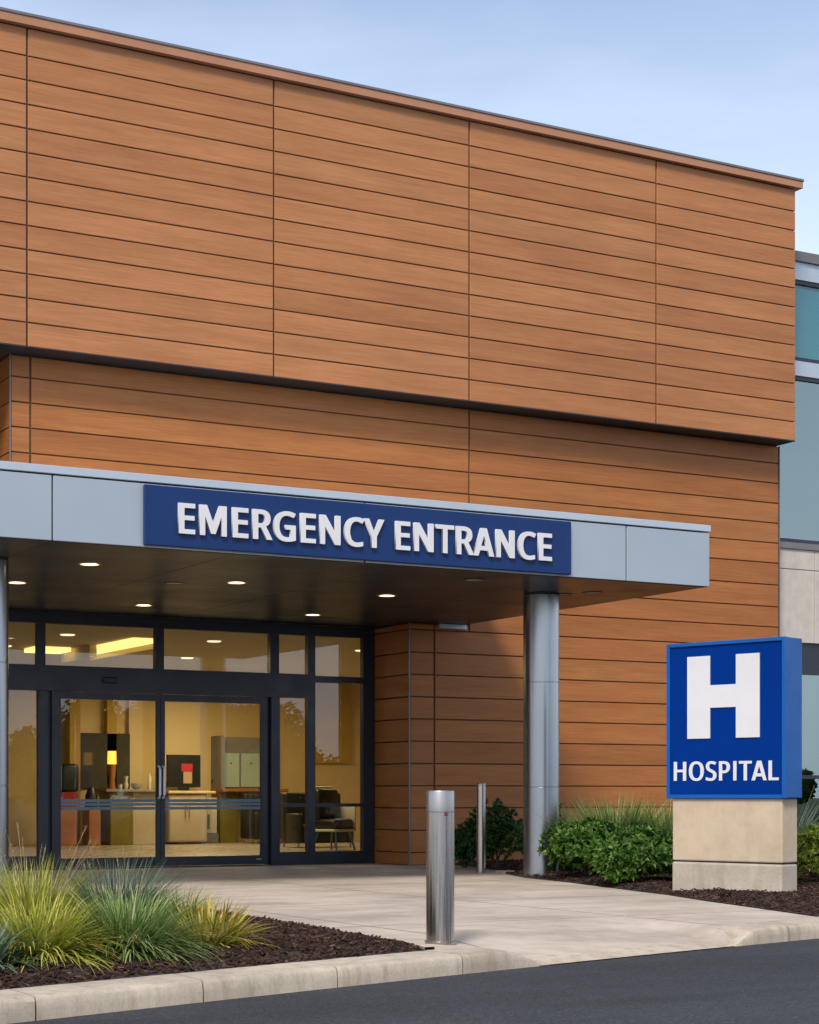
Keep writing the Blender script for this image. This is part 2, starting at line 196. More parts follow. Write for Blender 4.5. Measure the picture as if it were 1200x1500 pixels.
M = {}
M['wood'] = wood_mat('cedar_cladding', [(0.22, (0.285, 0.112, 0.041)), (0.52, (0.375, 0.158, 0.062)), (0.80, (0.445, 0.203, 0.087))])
M['wood2'] = wood_mat('darker_cedar_cladding', [(0.22, (0.25, 0.085, 0.022)), (0.52, (0.34, 0.128, 0.037)), (0.80, (0.42, 0.172, 0.058))])  # same cedar recipe, stops made darker and more saturated for the lower walls
M['core'] = plain('wall_backing', (0.085, 0.042, 0.022), 0.9)
M['woodtrim'] = plain('bronze_wood_trim', (0.36, 0.165, 0.085), 0.5, var=0.1, scale=1.2)
M['cap'] = plain('grey_cap_flashing', (0.16, 0.15, 0.15), 0.4, 0.3)
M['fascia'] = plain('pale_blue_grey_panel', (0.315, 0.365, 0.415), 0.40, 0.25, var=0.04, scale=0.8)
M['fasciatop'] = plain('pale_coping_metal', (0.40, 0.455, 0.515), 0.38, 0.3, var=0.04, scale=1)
M['gapdark'] = plain('dark_joint', (0.03, 0.032, 0.036), 0.7)
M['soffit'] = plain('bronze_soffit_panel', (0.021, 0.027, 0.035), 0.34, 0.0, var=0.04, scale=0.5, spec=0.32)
M['frame'] = plain('dark_anodised_frame', (0.020, 0.025, 0.038), 0.36, 0.2, var=0.15, scale=2)
M['black'] = plain('black_plastic', (0.008, 0.008, 0.009), 0.45)
M['glass'] = glass_mat('entrance_glass', 1.5)
M['wingglass'] = glass_mat('wing_glass', 1.9, (0.45, 0.58, 0.55), (0.58, 0.74, 0.74), 0.26)
M['teal'] = plain('teal_spandrel_glass', (0.035, 0.16, 0.20), 0.06, 0.0, var=0.08, scale=0.5, spec=0.9)
M['stripe'] = plain('blue_grey_safety_film', (0.13, 0.19, 0.24), 0.55)
M['navy'] = plain('navy_sign_paint', (0.006, 0.027, 0.112), 0.40, 0.0, var=0.08, scale=1.2, spec=0.22)
M['white'] = plain('white_sign_paint', (0.58, 0.58, 0.595), 0.5, var=0.03)
M['hblue'] = plain('hospital_blue_face', (0.0, 0.025, 0.180), 0.5, spec=0.04, var=0.06, scale=1.5)
M['hedge_blue'] = plain('hospital_blue_rim', (0.002, 0.080, 0.30), 0.38, spec=0.25, var=0.08, scale=2)
M['column'] = metal('silver_column_metal', (0.325, 0.345, 0.375), 0.27, 1.0)
M['handle'] = metal('satin_aluminium', (0.75, 0.76, 0.78), 0.4, 0.1)
M['steel'] = steel_mat('brushed_stainless', (0.42, 0.39, 0.375), 0.22, 0.12)
M['steel2'] = steel_mat('bright_stainless_band', (0.38, 0.37, 0.36), 0.34, 0.12)
M['paving'] = concrete('apron_concrete', (0.50, 0.42, 0.345), True, 0.34)
M['kerb'] = concrete('kerb_concrete', (0.49, 0.415, 0.325), False, 0.42, 60)
M['stone'] = concrete('cast_stone', (0.50, 0.405, 0.29), False, 0.10, 170)
M['stonerough'] = concrete('rough_cast_stone', (0.44, 0.385, 0.31), False, 0.25, 60)
M['panel'] = concrete('cream_stone_panel', (0.50, 0.455, 0.40), False, 0.08, 170)
M['asphalt'] = asphalt_mat()
M['earth'] = plain('ground_soil', (0.07, 0.075, 0.04), 0.95, var=0.4, scale=0.3)
M['mulch'] = plain('mulch_soil', (0.030, 0.018, 0.013), 0.95, var=0.5, scale=30, bmp=0.9, bscale=70)
M['chips'] = leaf_mat('bark_chips', [(0.0, (0.012, 0.006, 0.004)), (0.5, (0.032, 0.015, 0.010)), (0.88, (0.056, 0.028, 0.018)), (1.0, (0.13, 0.075, 0.05))], 0.0, 0.85)
M['cream'] = plain('cream_lobby_wall', (0.60, 0.45, 0.20), 0.7, var=0.04, scale=1)
M['creampale'] = plain('pale_lobby_wall', (0.62, 0.49, 0.27), 0.7, var=0.04, scale=1)
M['mustard'] = plain('mustard_panel', (0.42, 0.27, 0.022), 0.65, var=0.08)
M['lobbyfloor'] = plain('lobby_floor_tile', (0.33, 0.29, 0.25), 0.30, var=0.1, scale=2)
M['lobbyceil'] = plain('lobby_ceiling', (0.58, 0.50, 0.32), 0.8, var=0.03)
M['cove'] = emit('warm_cove_light', (1.0, 0.70, 0.22), 1.25)
M['downring'] = emit('warm_downlight_halo_glow', (1.0, 0.50, 0.16), 1.3)  # ring glows by itself, standing in for light caught by the trim
M['down'] = emit('warm_downlight_lens', (1.0, 0.76, 0.42), 5.0)
M['downoff'] = plain('frosted_unlit_lens', (0.32, 0.31, 0.29), 0.4)
M['ceillamp'] = emit('lobby_light_lens', (1.0, 0.84, 0.55), 1.0)
M['lampshade'] = emit('amber_lampshade', (1.0, 0.50, 0.07), 1.3)
M['olive'] = plain('olive_desk_panel', (0.16, 0.13, 0.02), 0.5)
M['beige'] = plain('beige_laminate', (0.42, 0.35, 0.25), 0.5, var=0.06)
M['greymirror'] = plain('smoky_mirror', (0.10, 0.10, 0.085), 0.10, 0.35)
M['palegreen'] = plain('pale_green_door', (0.36, 0.47, 0.40), 0.5, var=0.05)
M['red'] = plain('red_lacquer', (0.26, 0.014, 0.011), 0.4)
M['orange'] = plain('orange_brown_wood', (0.33, 0.12, 0.035), 0.5, var=0.2)
M['niche'] = plain('grey_niche', (0.20, 0.19, 0.18), 0.6)
M['leather'] = plain('black_leather', (0.010, 0.011, 0.010), 0.42)
M['whiteshell'] = plain('pale_shell', (0.55, 0.52, 0.46), 0.4)
M['bluemetal'] = plain('blue_metal_leg', (0.10, 0.18, 0.24), 0.4, 0.5)
M['screenred'] = emit('red_screen_image', (0.38, 0.02, 0.03), 0.10)
M['screencream'] = emit('cream_screen_image', (0.38, 0.26, 0.14), 0.10)
M['picgreen'] = plain('picture_green', (0.14, 0.20, 0.07), 0.6)
M['stem'] = plain('woody_stem', (0.07, 0.05, 0.03), 0.9)
M['redmark'] = plain('small_red_mark', (0.13, 0.035, 0.03), 0.4)
M['bushdark'] = leaf_mat('dark_shrub_leaf', [(0, (0.016, 0.040, 0.012)), (0.5, (0.035, 0.085, 0.020)), (1, (0.065, 0.135, 0.035))], 0.22, 0.5)
M['bush'] = leaf_mat('green_shrub_leaf', [(0, (0.022, 0.056, 0.009)), (0.5, (0.060, 0.140, 0.020)), (0.9, (0.115, 0.22, 0.036)), (1, (0.19, 0.29, 0.06))], 0.30, 0.5)
M['bushlime'] = leaf_mat('lime_shrub_leaf', [(0, (0.07, 0.11, 0.012)), (0.5, (0.16, 0.22, 0.025)), (1, (0.27, 0.32, 0.06))], 0.3, 0.45)
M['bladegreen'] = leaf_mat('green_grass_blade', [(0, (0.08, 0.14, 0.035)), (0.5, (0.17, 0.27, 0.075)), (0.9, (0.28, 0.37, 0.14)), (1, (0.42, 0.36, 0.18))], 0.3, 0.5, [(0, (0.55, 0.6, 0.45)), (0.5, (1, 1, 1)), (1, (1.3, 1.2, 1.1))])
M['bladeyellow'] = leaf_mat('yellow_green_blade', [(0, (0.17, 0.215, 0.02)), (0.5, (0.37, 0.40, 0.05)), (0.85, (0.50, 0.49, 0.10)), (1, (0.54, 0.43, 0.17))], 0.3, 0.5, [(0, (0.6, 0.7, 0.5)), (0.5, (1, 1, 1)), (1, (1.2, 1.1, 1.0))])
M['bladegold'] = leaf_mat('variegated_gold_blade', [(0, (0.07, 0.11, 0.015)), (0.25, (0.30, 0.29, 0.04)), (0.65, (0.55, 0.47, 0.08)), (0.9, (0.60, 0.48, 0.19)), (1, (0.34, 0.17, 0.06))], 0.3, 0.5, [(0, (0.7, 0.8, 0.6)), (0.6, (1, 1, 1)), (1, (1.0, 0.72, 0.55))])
M['bladeblue'] = leaf_mat('blue_green_blade', [(0, (0.055, 0.10, 0.065)), (0.6, (0.13, 0.19, 0.125)), (1, (0.21, 0.27, 0.18))], 0.3, 0.5)
M['straw'] = leaf_mat('straw_plume', [(0, (0.28, 0.20, 0.10)), (1, (0.50, 0.40, 0.23))], 0.3, 0.7)
M['treeleaf'] = leaf_mat('far_tree_leaf', [(0, (0.03, 0.06, 0.015)), (1, (0.09, 0.13, 0.035))], 0.2, 0.6)

# ------------------------------------------------------------------ mesh helpers
class MB:
    def __init__(s): s.v = []; s.f = []; s.uv = {}
    def quad(s, a, b, c, d): 
        n = len(s.v); s.v += [a, b, c, d]; s.f.append((n, n + 1, n + 2, n + 3)); return s
    def box(s, x0, x1, y0, y1, z0, z1, ch=0.0):
        if ch:
            return s.rbox(x0, x1, y0, y1, z0, z1, ch)
        n = len(s.v)
        s.v += [(x, y, z) for z in (z0, z1) for y in (y0, y1) for x in (x0, x1)]
        for q in ((0, 2, 3, 1), (4, 5, 7, 6), (0, 1, 5, 4), (2, 6, 7, 3), (0, 4, 6, 2), (1, 3, 7, 5)): s.f.append(tuple(n + i for i in q))
        return s
    def rbox(s, x0, x1, y0, y1, z0, z1, c, seg=1):
        bm = bmesh.new(); bmesh.ops.create_cube(bm, size=1)
        for v in bm.verts:
            v.co = Vector(((x0 + x1) / 2 + v.co.x * (x1 - x0), (y0 + y1) / 2 + v.co.y * (y1 - y0), (z0 + z1) / 2 + v.co.z * (z1 - z0)))
        bmesh.ops.bevel(bm, geom=bm.edges[:], offset=c, segments=seg, affect='EDGES', profile=0.5)
        return s.bm(bm)
    def bm(s, bm, mtx=None):
        n = len(s.v); bm.verts.index_update()
        for v in bm.verts: s.v.append(tuple(mtx @ v.co) if mtx else tuple(v.co))
        for f in bm.faces: s.f.append(tuple(n + v.index for v in f.verts))
        bm.free(); return s
    def lathe(s, prof, cx=0, cy=0, seg=48, mtx=None):
        n = len(s.v); k = len(prof)
        for j in range(seg):
            a = 2 * math.pi * j / seg
            for r, z in prof:
                p = Vector((cx + r * math.cos(a), cy + r * math.sin(a), z))
                s.v.append(tuple(mtx @ p) if mtx else tuple(p))
        for j in range(seg):
            for i in range(k - 1):
                a = n + j * k + i; b = n + ((j + 1) % seg) * k + i
                s.f.append((a, b, b + 1, a + 1))
        if prof[0][0] > 1e-5: s.f.append(tuple(n + j * k for j in range(seg - 1, -1, -1)))
        if prof[-1][0] > 1e-5: s.f.append(tuple(n + j * k + k - 1 for j in range(seg)))
        return s
    def tube(s, pts, r, seg=8):
        pts = [Vector(p) for p in pts]; rings = []
        for i, p in enumerate(pts):
            d = (pts[min(i + 1, len(pts) - 1)] - pts[max(i - 1, 0)]).normalized()
            a = d.orthogonal().normalized(); b = d.cross(a)
            rr = r[i] if isinstance(r, (list, tuple)) else r
            n = len(s.v); rings.append(n)
            for j in range(seg):
                t = 2 * math.pi * j / seg
                s.v.append(tuple(p + rr * (math.cos(t) * a + math.sin(t) * b)))
        for i in range(len(rings) - 1):
            for j in range(seg):
                a, b = rings[i] + j, rings[i] + (j + 1) % seg
                c, d = rings[i + 1] + (j + 1) % seg, rings[i + 1] + j
                s.f.append((a, b, c, d))
        s.f.append(tuple(rings[0] + j for j in range(seg - 1, -1, -1))); s.f.append(tuple(rings[-1] + j for j in range(seg)))
        return s
    def mesh(s, name, m, off=(0, 0, 0), smooth=None):
        me = bpy.data.meshes.new(name)
        me.from_pydata([(x - off[0], y - off[1], z - off[2]) for x, y, z in s.v], [], s.f)
        if s.uv:
            ul = me.uv_layers.new(name='UVMap'); data = [0.0] * (2 * len(me.loops))
            for fi, uvs in s.uv.items():
                for k, li in enumerate(me.polygons[fi].loop_indices): data[2 * li], data[2 * li + 1] = uvs[k]
            ul.data.foreach_set('uv', data)
        for mm in (m if isinstance(m, (list, tuple)) else [m]): me.materials.append(mm)
        if smooth is not None:
            me.polygons.foreach_set('use_smooth', [True] * len(me.polygons))
            if smooth < 180: me.set_sharp_from_angle(angle=R(smooth))
        me.update(); return me

OFF = {}
def obj(name, mb, m, parent=None, smooth=None, label=None, local=False):
    off = (0, 0, 0)
    if parent is not None and not local: off = OFF.get(parent.name, (0, 0, 0))
    me = mb.mesh(name, m, off, smooth)
    o = bpy.data.objects.new(name, me); COL.objects.link(o)
    if parent is not None: o.parent = parent
    OFF[o.name] = off
    if label: o['label'] = label
    return o
def thing(name, label, cat, loc=(0, 0, 0), rz=0, group=None):
    o = bpy.data.objects.new(name, None); COL.objects.link(o); o.empty_display_size = 0.2
    o.location = loc; o.rotation_euler = (0, 0, rz)
    o['label'] = label; o['category'] = cat
    if group: o['group'] = group
    OFF[o.name] = tuple(loc); return o
def tag(o, label, cat, group=None):
    o['label'] = label; o['category'] = cat
    if group: o['group'] = group
    return o
def struct(name, mb, m, label=None, kind='structure', smooth=None):
    o = obj(name, mb, m, smooth=smooth); o['kind'] = kind
    if label: o['label'] = label
    return o
def dup(root, loc, rz=0, label=None, group=None, scale=None):
    r = root.copy(); COL.objects.link(r); r.location = loc; r.rotation_euler = (0, 0, rz)
    if scale: r.scale = scale
    if label: r['label'] = label
    if group: r['group'] = group
    for ch in list(root.children):
        c = ch.copy(); COL.objects.link(c); c.parent = r
        for g in list(ch.children):
            d = g.copy(); COL.objects.link(d); d.parent = c
    return r

def planks(mb, org, udir, ndir, us, zs, gap=0.016, t=0.022, vgap=0.026, skip=None):
    """boards between the breaks us (along udir) and zs; org = (x, y) of u = 0 on the backing plane"""
    ux, uy = udir; nx, ny = ndir
    for i in range(len(us) - 1):
        for k in range(len(zs) - 1):
            a, b = us[i] + vgap / 2, us[i + 1] - vgap / 2
            lo, hi = zs[k] + gap / 2, zs[k + 1] - gap / 2
            if skip and skip((a + b) / 2, (lo + hi) / 2): continue
            c = 0.005; n = len(mb.v); ou, ov = rnd.uniform(0, 60), rnd.uniform(0, 60)
            loop = []
            for (d, e) in ((0, 0), (t - c, 0), (t, c)):
                for (u, z) in ((a + e, lo + e), (b - e, lo + e), (b - e, hi - e), (a + e, hi - e)):
                    mb.v.append((org[0] + ux * u + nx * d, org[1] + uy * u + ny * d, z)); loop.append((u + ou, z - lo + ov))
            rings = [[n + r * 4 + j for j in range(4)] for r in range(3)]
            for r in range(2):
                for j in range(4):
                    q = (rings[r][j], rings[r][(j + 1) % 4], rings[r + 1][(j + 1) % 4], rings[r + 1][j])
                    mb.uv[len(mb.f)] = [loop[x - n] for x in q]; mb.f.append(q)
            q = tuple(rings[2]); mb.uv[len(mb.f)] = [loop[x - n] for x in q]; mb.f.append(q)
    return mb
# ------------------------------------------------------------------ site
def K(x):      # front line of the kerb
    f = lambda t: -14.07 + 0.345 * (t - 2.65) - 0.0062 * (t - 2.65) ** 2
    if x < 2.65: return -14.07 + 0.345 * (x - 2.65)
    if x > 9.73: return f(9.73) + 0.257 * (x - 9.73)
    return f(x)
KW = 0.42
def Bk(x): return K(x) + KW
def sm(a, b, x):
    t = min(1, max(0, (x - a) / (b - a))); return t * t * (3 - 2 * t)
def drop(x): return sm(6.30, 6.72, x) * (1 - sm(8.70, 9.0, x))

g = MB(); g.quad((-600, -600, -0.16), (600, -600, -0.16), (600, 600, -0.16), (-600, 600, -0.16)); struct('ground', g, M['earth'])
g = MB()
xs = [-60 + i * 5 for i in range(12)] + [i * 0.5 for i in range(0, 30)] + [15 + i * 5 for i in range(14)]
for a, b in zip(xs, xs[1:]): g.quad((a, -64, -0.11), (b, -64, -0.11), (b, K(b) + 0.06, -0.11), (a, K(a) + 0.06, -0.11))
struct('road', g, M['asphalt'])

g = MB(); xs = []
x = -9.0
while x < 26: xs.append(x); x += 0.06 if 6.1 < x < 9.3 else 0.5
def prow(x):
    t = drop(x); k = K(x); y0 = k + (KW - 0.02) * (1 - t) + 0.01
    rows = [(y0, -0.101 * t * (1 - (y0 - k) / 1.5) if t > 0 else 0.0)]
    for y in (k + KW + 0.001, k + 0.7, k + 1.0, k + 1.3, k + 1.5): rows.append((y, -0.101 * t * (1 - (y - k) / 1.5)))
    rows += [(k + 1.9, 0), (1.3, 0)]
    return rows
pr = [prow(x) for x in xs]; nr = len(pr[0])
for x, rws in zip(xs, pr): g.v += [(x, y, z) for y, z in rws]
for i in range(len(xs) - 1):
    for j in range(nr - 1): g.f.append((i * nr + j, (i + 1) * nr + j, (i + 1) * nr + j + 1, i * nr + j + 1))
struct('pavement', g, M['paving'], smooth=30)
g = MB()      # concrete gutter strip along the dropped kerb, 4 mm proud
xs2 = [6.62 + i * 0.1 for i in range(22)]
for a, b in zip(xs2, xs2[1:]):
    zz = lambda x, y: -0.101 * drop(x) * (1 - (y - K(x)) / 1.5) + 0.005
    g.quad((a, K(a) - 0.02, -0.103), (b, K(b) - 0.02, -0.103), (b, K(b) + 0.26, zz(b, K(b) + 0.26)), (a, K(a) + 0.26, zz(a, K(a) + 0.26)))
struct('gutter', g, M['kerb'], kind='structure')

def kerb_piece(x0, x1):
    mb = MB(); n = max(3, int((x1 - x0) / 0.09)); prof_n = 7
    for i in range(n + 1):
        x = x0 + (x1 - x0) * i / n
        h = 1 - drop(x)
        top = 0.008 * h + (-0.098) * (1 - h)
        nz = lambda s: 0.007 * (noise.noise(Vector((x * 5, s * 3.1, 1.7)))) + 0.004 * noise.noise(Vector((x * 23, s * 7, 4)))
        k = K(x)
        pr = [(k, -0.15), (k + nz(1) * .6, -0.06 if h > .6 else min(-0.06, top - 0.01)), (k + 0.008 + nz(2), top - 0.022 * h), (k + 0.022 + nz(2) * .5, top - 0.005 * h + nz(3) * 0.4),
              (k + 0.045, top + nz(4) * 0.4), (k + KW, top + nz(5) * 0.3), (k + KW, -0.15)]
        mb.v += [(x, y, z) for y, z in pr]
    for i in range(n):
        for j in range(prof_n - 1):
            a = i * prof_n + j; b = a + prof_n
            mb.f.append((a, b, b + 1, a + 1))
    mb.f.append(tuple(range(prof_n - 1, -1, -1))); mb.f.append(tuple(n * prof_n + j for j in range(prof_n)))
    return mb
cuts = [-9, -7.2, -5.2, -3.2, -1.15, 0.86, 2.86, 3.90, 4.87]
for a, b in zip(cuts, cuts[1:]): struct('kerb', kerb_piece(a + 0.005, b - 0.005), M['kerb'], smooth=40)
struct('kerb', kerb_piece(4.875, 5.905), M['kerb'], smooth=40)
struct('kerb', kerb_piece(5.915, 6.72), M['kerb'], smooth=40)
struct('kerb', kerb_piece(8.63, 9.395), M['kerb'], smooth=40)
cuts = [9.405, 11.4, 13.4, 15.4, 17.4, 19.4, 22, 25.5]
for a, b in zip(cuts, cuts[1:]): struct('kerb', kerb_piece(a + 0.005, b - 0.005), M['kerb'], smooth=40)

def bed(name, poly, step, hfun):
    xs = [p[0] for p in poly]; ys = [p[1] for p in poly]
    pts = [Vector(p) for p in poly]; nb = len(pts)
    def inside(x, y):
        c = False
        for i in range(nb):
            a, b = poly[i], poly[i - 1]
            if (a[1] > y) != (b[1] > y) and x < (b[0] - a[0]) * (y - a[1]) / (b[1] - a[1]) + a[0]: c = not c
        return c
    def edge(x, y):
        d = 9
        for i in range(nb):
            a, b = Vector(poly[i - 1]), Vector(poly[i]); p = Vector((x, y))
            t = max(0, min(1, (p - a).dot(b - a) / max((b - a).length_squared, 1e-9))); d = min(d, (p - a - t * (b - a)).length)
        return d
    x = min(xs)
    while x < max(xs):
        y = min(ys)
        while y < max(ys):
            q = (x + rnd.uniform(-.3, .3) * step, y + rnd.uniform(-.3, .3) * step)
            if inside(*q) and edge(*q) > 0.35 * step: pts.append(Vector(q))
            y += step
        x += step
    V, E, F, *_ = geometry.delaunay_2d_cdt(pts, [], [list(range(nb))], 1, 1e-4)
    mb = MB()
    def height(x, y):
        e = edge(x, y)
        return hfun(min(1, e / 0.35)) + (0.02 * noise.noise(Vector((x * 4, y * 4, 0))) + 0.012 * noise.noise(Vector((x * 13, y * 13, 3)))) * min(1, e / 0.1)
    mb.v = [(v.x, v.y, height(v.x, v.y)) for v in V]
    mb.f = [tuple(f) if geometry.area_tri(*[V[i] for i in f]) > 0 else tuple(f) for f in F]
    struct(name, mb, M['mulch'], smooth=180)
    return inside, edge, height
left_poly = [(x, Bk(x) + 0.005) for x in [-6 + i * 0.5 for i in range(24)] if x < 5.95] + [(5.90, Bk(5.90) + 0.005), (5.97, -12.3), (6.05, -11.4), (6.13, -10.3), (6.2, -9.2), (6.2, -7.5), (6.15, -5.7), (4, -5.3), (0, -5.3), (-6, -5.3)]
L_in, L_edge, L_h = bed('mulch_bed', left_poly, 0.16, lambda e: 0.008 + 0.055 * e)
right_poly = [(10.36, Bk(10.36) + 0.10)] + [(x, Bk(x) + 0.10) for x in (11, 12, 13, 14, 16, 18, 20, 23)] + [(23, 0.2), (19.75, 0.2), (19.7, -0.045), (13.5, -0.045), (13.35, -1.2), (12.93, -2.35), (12.5, -3.2), (12.17, -4.1), (11.97, -5.3), (11.65, -6.6), (11.32, -8.0), (11.0, -9.0), (10.72, -10.0)]
R_in, R_edge, R_h = bed('mulch_bed', right_poly, 0.22, lambda e: 0.008 + 0.05 * e)
# thin concrete edging that borders the left bed
g = MB()
ed = [(5.93, -12.5), (5.99, -12.3), (6.07, -11.4), (6.15, -10.3), (6.22, -9.2), (6.22, -7.5)]
for (a, b), (c, d) in zip(ed, ed[1:]):
    g.v += [(a, b, -.02), (a + .075, b + .0, -.02), (a + .075, b, .02), (a, b, .02), (c, d, -.02), (c + .075, d, -.02), (c + .075, d, .02), (c, d, .02)]
    n = len(g.v) - 8
    for q in ((0, 1, 5, 4), (1, 2, 6, 5), (2, 3, 7, 6), (3, 0, 4, 7)): g.f.append(tuple(n + i for i in q))
struct('bed_edging', g, M['kerb'])

def chips(inside, edge, height, n, x0, x1, y0, y1, near):
    mb = MB(); c = 0
    while c < n:
        x, y = rnd.uniform(x0, x1), rnd.uniform(y0, y1)
        if not inside(x, y) or edge(x, y) < 0.012: continue
        d = (Vector((x, y, 0)) - CAM).length
        if rnd.random() > (near / d) ** 2: continue
        l = rnd.uniform(0.008, 0.030) if rnd.random() < .9 else rnd.uniform(0.03, 0.05); w = rnd.uniform(0.003, 0.009); h = 0.004
        m = Matrix.Translation((x, y, height(x, y) + rnd.uniform(0.0, 0.014))) @ Matrix.Rotation(rnd.uniform(0, 6.3), 4, 'Z') @ Matrix.Rotation(rnd.gauss(0, 0.3), 4, 'Y') @ Matrix.Rotation(rnd.gauss(0, 0.35), 4, 'X')
        k = len(mb.v); tp = rnd.uniform(.3, 1)
        for p in ((-l, -w, -h), (l, -w * tp, -h), (l, w * tp, -h), (-l, w, -h), (-l, -w, h), (l, -w * tp, h), (l, w * tp, h), (-l, w, h)): mb.v.append(tuple(m @ Vector(p)))
        for q in ((0, 1, 5, 4), (1, 2, 6, 5), (2, 3, 7, 6), (3, 0, 4, 7), (4, 5, 6, 7)): mb.f.append(tuple(k + i for i in q))
        c += 1
    return mb
struct('bark_mulch', chips(L_in, L_edge, L_h, 24000, 2, 6.3, -14, -8, 9), M['chips'], kind='stuff')
struct('bark_mulch', chips(R_in, R_edge, R_h, 20000, 10.2, 16, -11.5, 0, 12), M['chips'], kind='stuff')

# ------------------------------------------------------------------ hospital building
HB = thing('hospital_building', 'timber clad hospital building with overhanging upper storey and glass entrance doors', 'building', (12.88, 0, 0))
core = MB()
core.box(-6.0, 19.63, -0.395, 16.0, 6.62, 10.575)              # upper storey
core.box(7.10, 19.65, 0.028, 0.95, 3.47, 6.61)                 # wall above the canopy
core.box(7.10, 19.65, 0.95, 15.9, 3.60, 6.61)
core.box(12.91, 19.65, 0.028, 0.60, -0.1, 3.465)               # lower wall right of the doors
core.box(-6.0, 7.09, 3.03, 15.9, 3.60, 6.61)                   # set-back wall above the canopy, left
core.box(-6.0, 3.0, 0.03, 0.95, -0.1, 3.45)
obj('wall_core', core, M['core'], HB)
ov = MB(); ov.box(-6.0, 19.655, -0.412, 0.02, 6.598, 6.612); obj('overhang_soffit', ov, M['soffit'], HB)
zu = [6.603 + 0.3025 * k for k in range(13)] + [10.585]
up = planks(MB(), (0, -0.395), (1, 0), (0, -1), [-6.0, -2.6, 0.7, 3.6, 7.16, 10.557, 13.62, 16.92, 19.665], zu)
planks(up, (19.63, -0.40), (0, 1), (1, 0), [0.0, 3.2, 6.4, 9.6, 12.8, 16.4], zu)
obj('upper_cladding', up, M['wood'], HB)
zl = [0.0] + [0.182 + 0.3175 * k for k in range(10)] + [3.365, 3.69, 4.015, 4.365, 4.715, 5.036, 5.355, 5.674, 5.995, 6.314, 6.590]
iz = 11
low = zl[:iz] + [3.365]; low2 = zl[:iz] + [3.365, 3.452]; high = [3.47] + zl[iz + 1:]
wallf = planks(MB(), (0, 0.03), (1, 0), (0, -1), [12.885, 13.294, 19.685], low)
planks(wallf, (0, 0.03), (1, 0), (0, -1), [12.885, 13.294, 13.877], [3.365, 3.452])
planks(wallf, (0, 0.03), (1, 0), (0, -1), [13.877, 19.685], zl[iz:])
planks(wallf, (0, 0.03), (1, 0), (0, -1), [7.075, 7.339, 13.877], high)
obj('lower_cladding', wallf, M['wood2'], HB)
low = low2
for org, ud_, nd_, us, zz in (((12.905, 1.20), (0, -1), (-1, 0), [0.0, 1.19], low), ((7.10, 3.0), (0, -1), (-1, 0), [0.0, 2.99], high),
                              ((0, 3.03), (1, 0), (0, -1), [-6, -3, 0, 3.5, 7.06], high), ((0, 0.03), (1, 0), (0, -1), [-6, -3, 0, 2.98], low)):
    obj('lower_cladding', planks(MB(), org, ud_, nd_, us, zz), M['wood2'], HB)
for a in ((7.062, 7.078, -0.006, 0.012, 3.47, 6.59), (12.868, 12.888, -0.004, 0.014, 0.0, 3.45), (19.683, 19.697, -0.004, 0.3, 0, 6.59)):
    obj('corner_trim', MB().box(*a), M['cap'], HB)
rc = MB(); rc.box(-6.1, 19.74, -0.50, 16.0, 10.592, 10.695); rco = obj('roof_coping', rc, M['woodtrim'], HB)
rc = MB(); rc.rbox(-6.1, 19.755, -0.515, 16.0, 10.696, 10.735, 0.006); obj('cap_flashing', rc, M['cap'], rco)

# storefront
Y0, Y1 = 1.03, 1.13
fr = MB()
def bar(x0, x1, z0, z1, y0=Y0, y1=Y1): fr.box(x0, x1, y0, y1, z0, z1)
zt = 3.30
bar(7.906, 7.99, .015, 2.399, 1.119, 1.13); bar(11.14, 11.199, .015, 2.399, 1.119, 1.13); bar(3.0, 12.868, zt, 3.45)                                     # head
for a, b in ((3.0, 3.1), (4.55, 4.66), (6.15, 6.27), (7.762, 7.875), (9.445, 9.567), (11.184, 11.322)): bar(a, b, 2.74, zt - .001)
bar(11.782, 11.90, 0.0, zt - .001); bar(12.683, 12.868, 0.0, zt - .001)
bar(3.0, 11.781, 2.40, 2.739, Y0 - 0.035)                       # door header
bar(11.901, 12.682, 2.635, 2.725)
for a, b in ((3.0, 3.1), (4.55, 4.66), (6.15, 6.27), (7.782, 7.905), (11.20, 11.335)): bar(a, b, 0.0, 2.399)
for a, b in ((11.336, 11.781), (11.901, 12.682), (3.101, 4.549), (4.661, 6.149), (6.271, 7.781)):
    bar(a, b, 0.0, 0.187)
    if a > 10: bar(a, b, 0.832, 0.882)
obj('storefront_frame', fr, M['frame'], HB)
def pane(x0, x1, z0, z1, y=1.085, nm='window_pane', par=HB):
    p = MB(); p.box(x0 - .01, x1 + .01, y, y + 0.008, z0 - .01, z1 + .01); return obj(nm, p, M['glass'], par)
for a, b in ((3.1, 4.55), (4.66, 6.15), (6.27, 7.762), (7.875, 9.445), (9.567, 11.184), (11.322, 11.782)): pane(a, b, 2.74, zt)
pane(11.90, 12.683, 2.725, zt)
pane(11.335, 11.782, .187, .832); pane(11.335, 11.782, .882, 2.40)
pane(11.90, 12.683, .187, .832); pane(11.90, 12.683, .882, 2.635)
for a, b in ((3.1, 4.55), (4.66, 6.15), (6.27, 7.782)): pane(a, b, .187, 2.40)
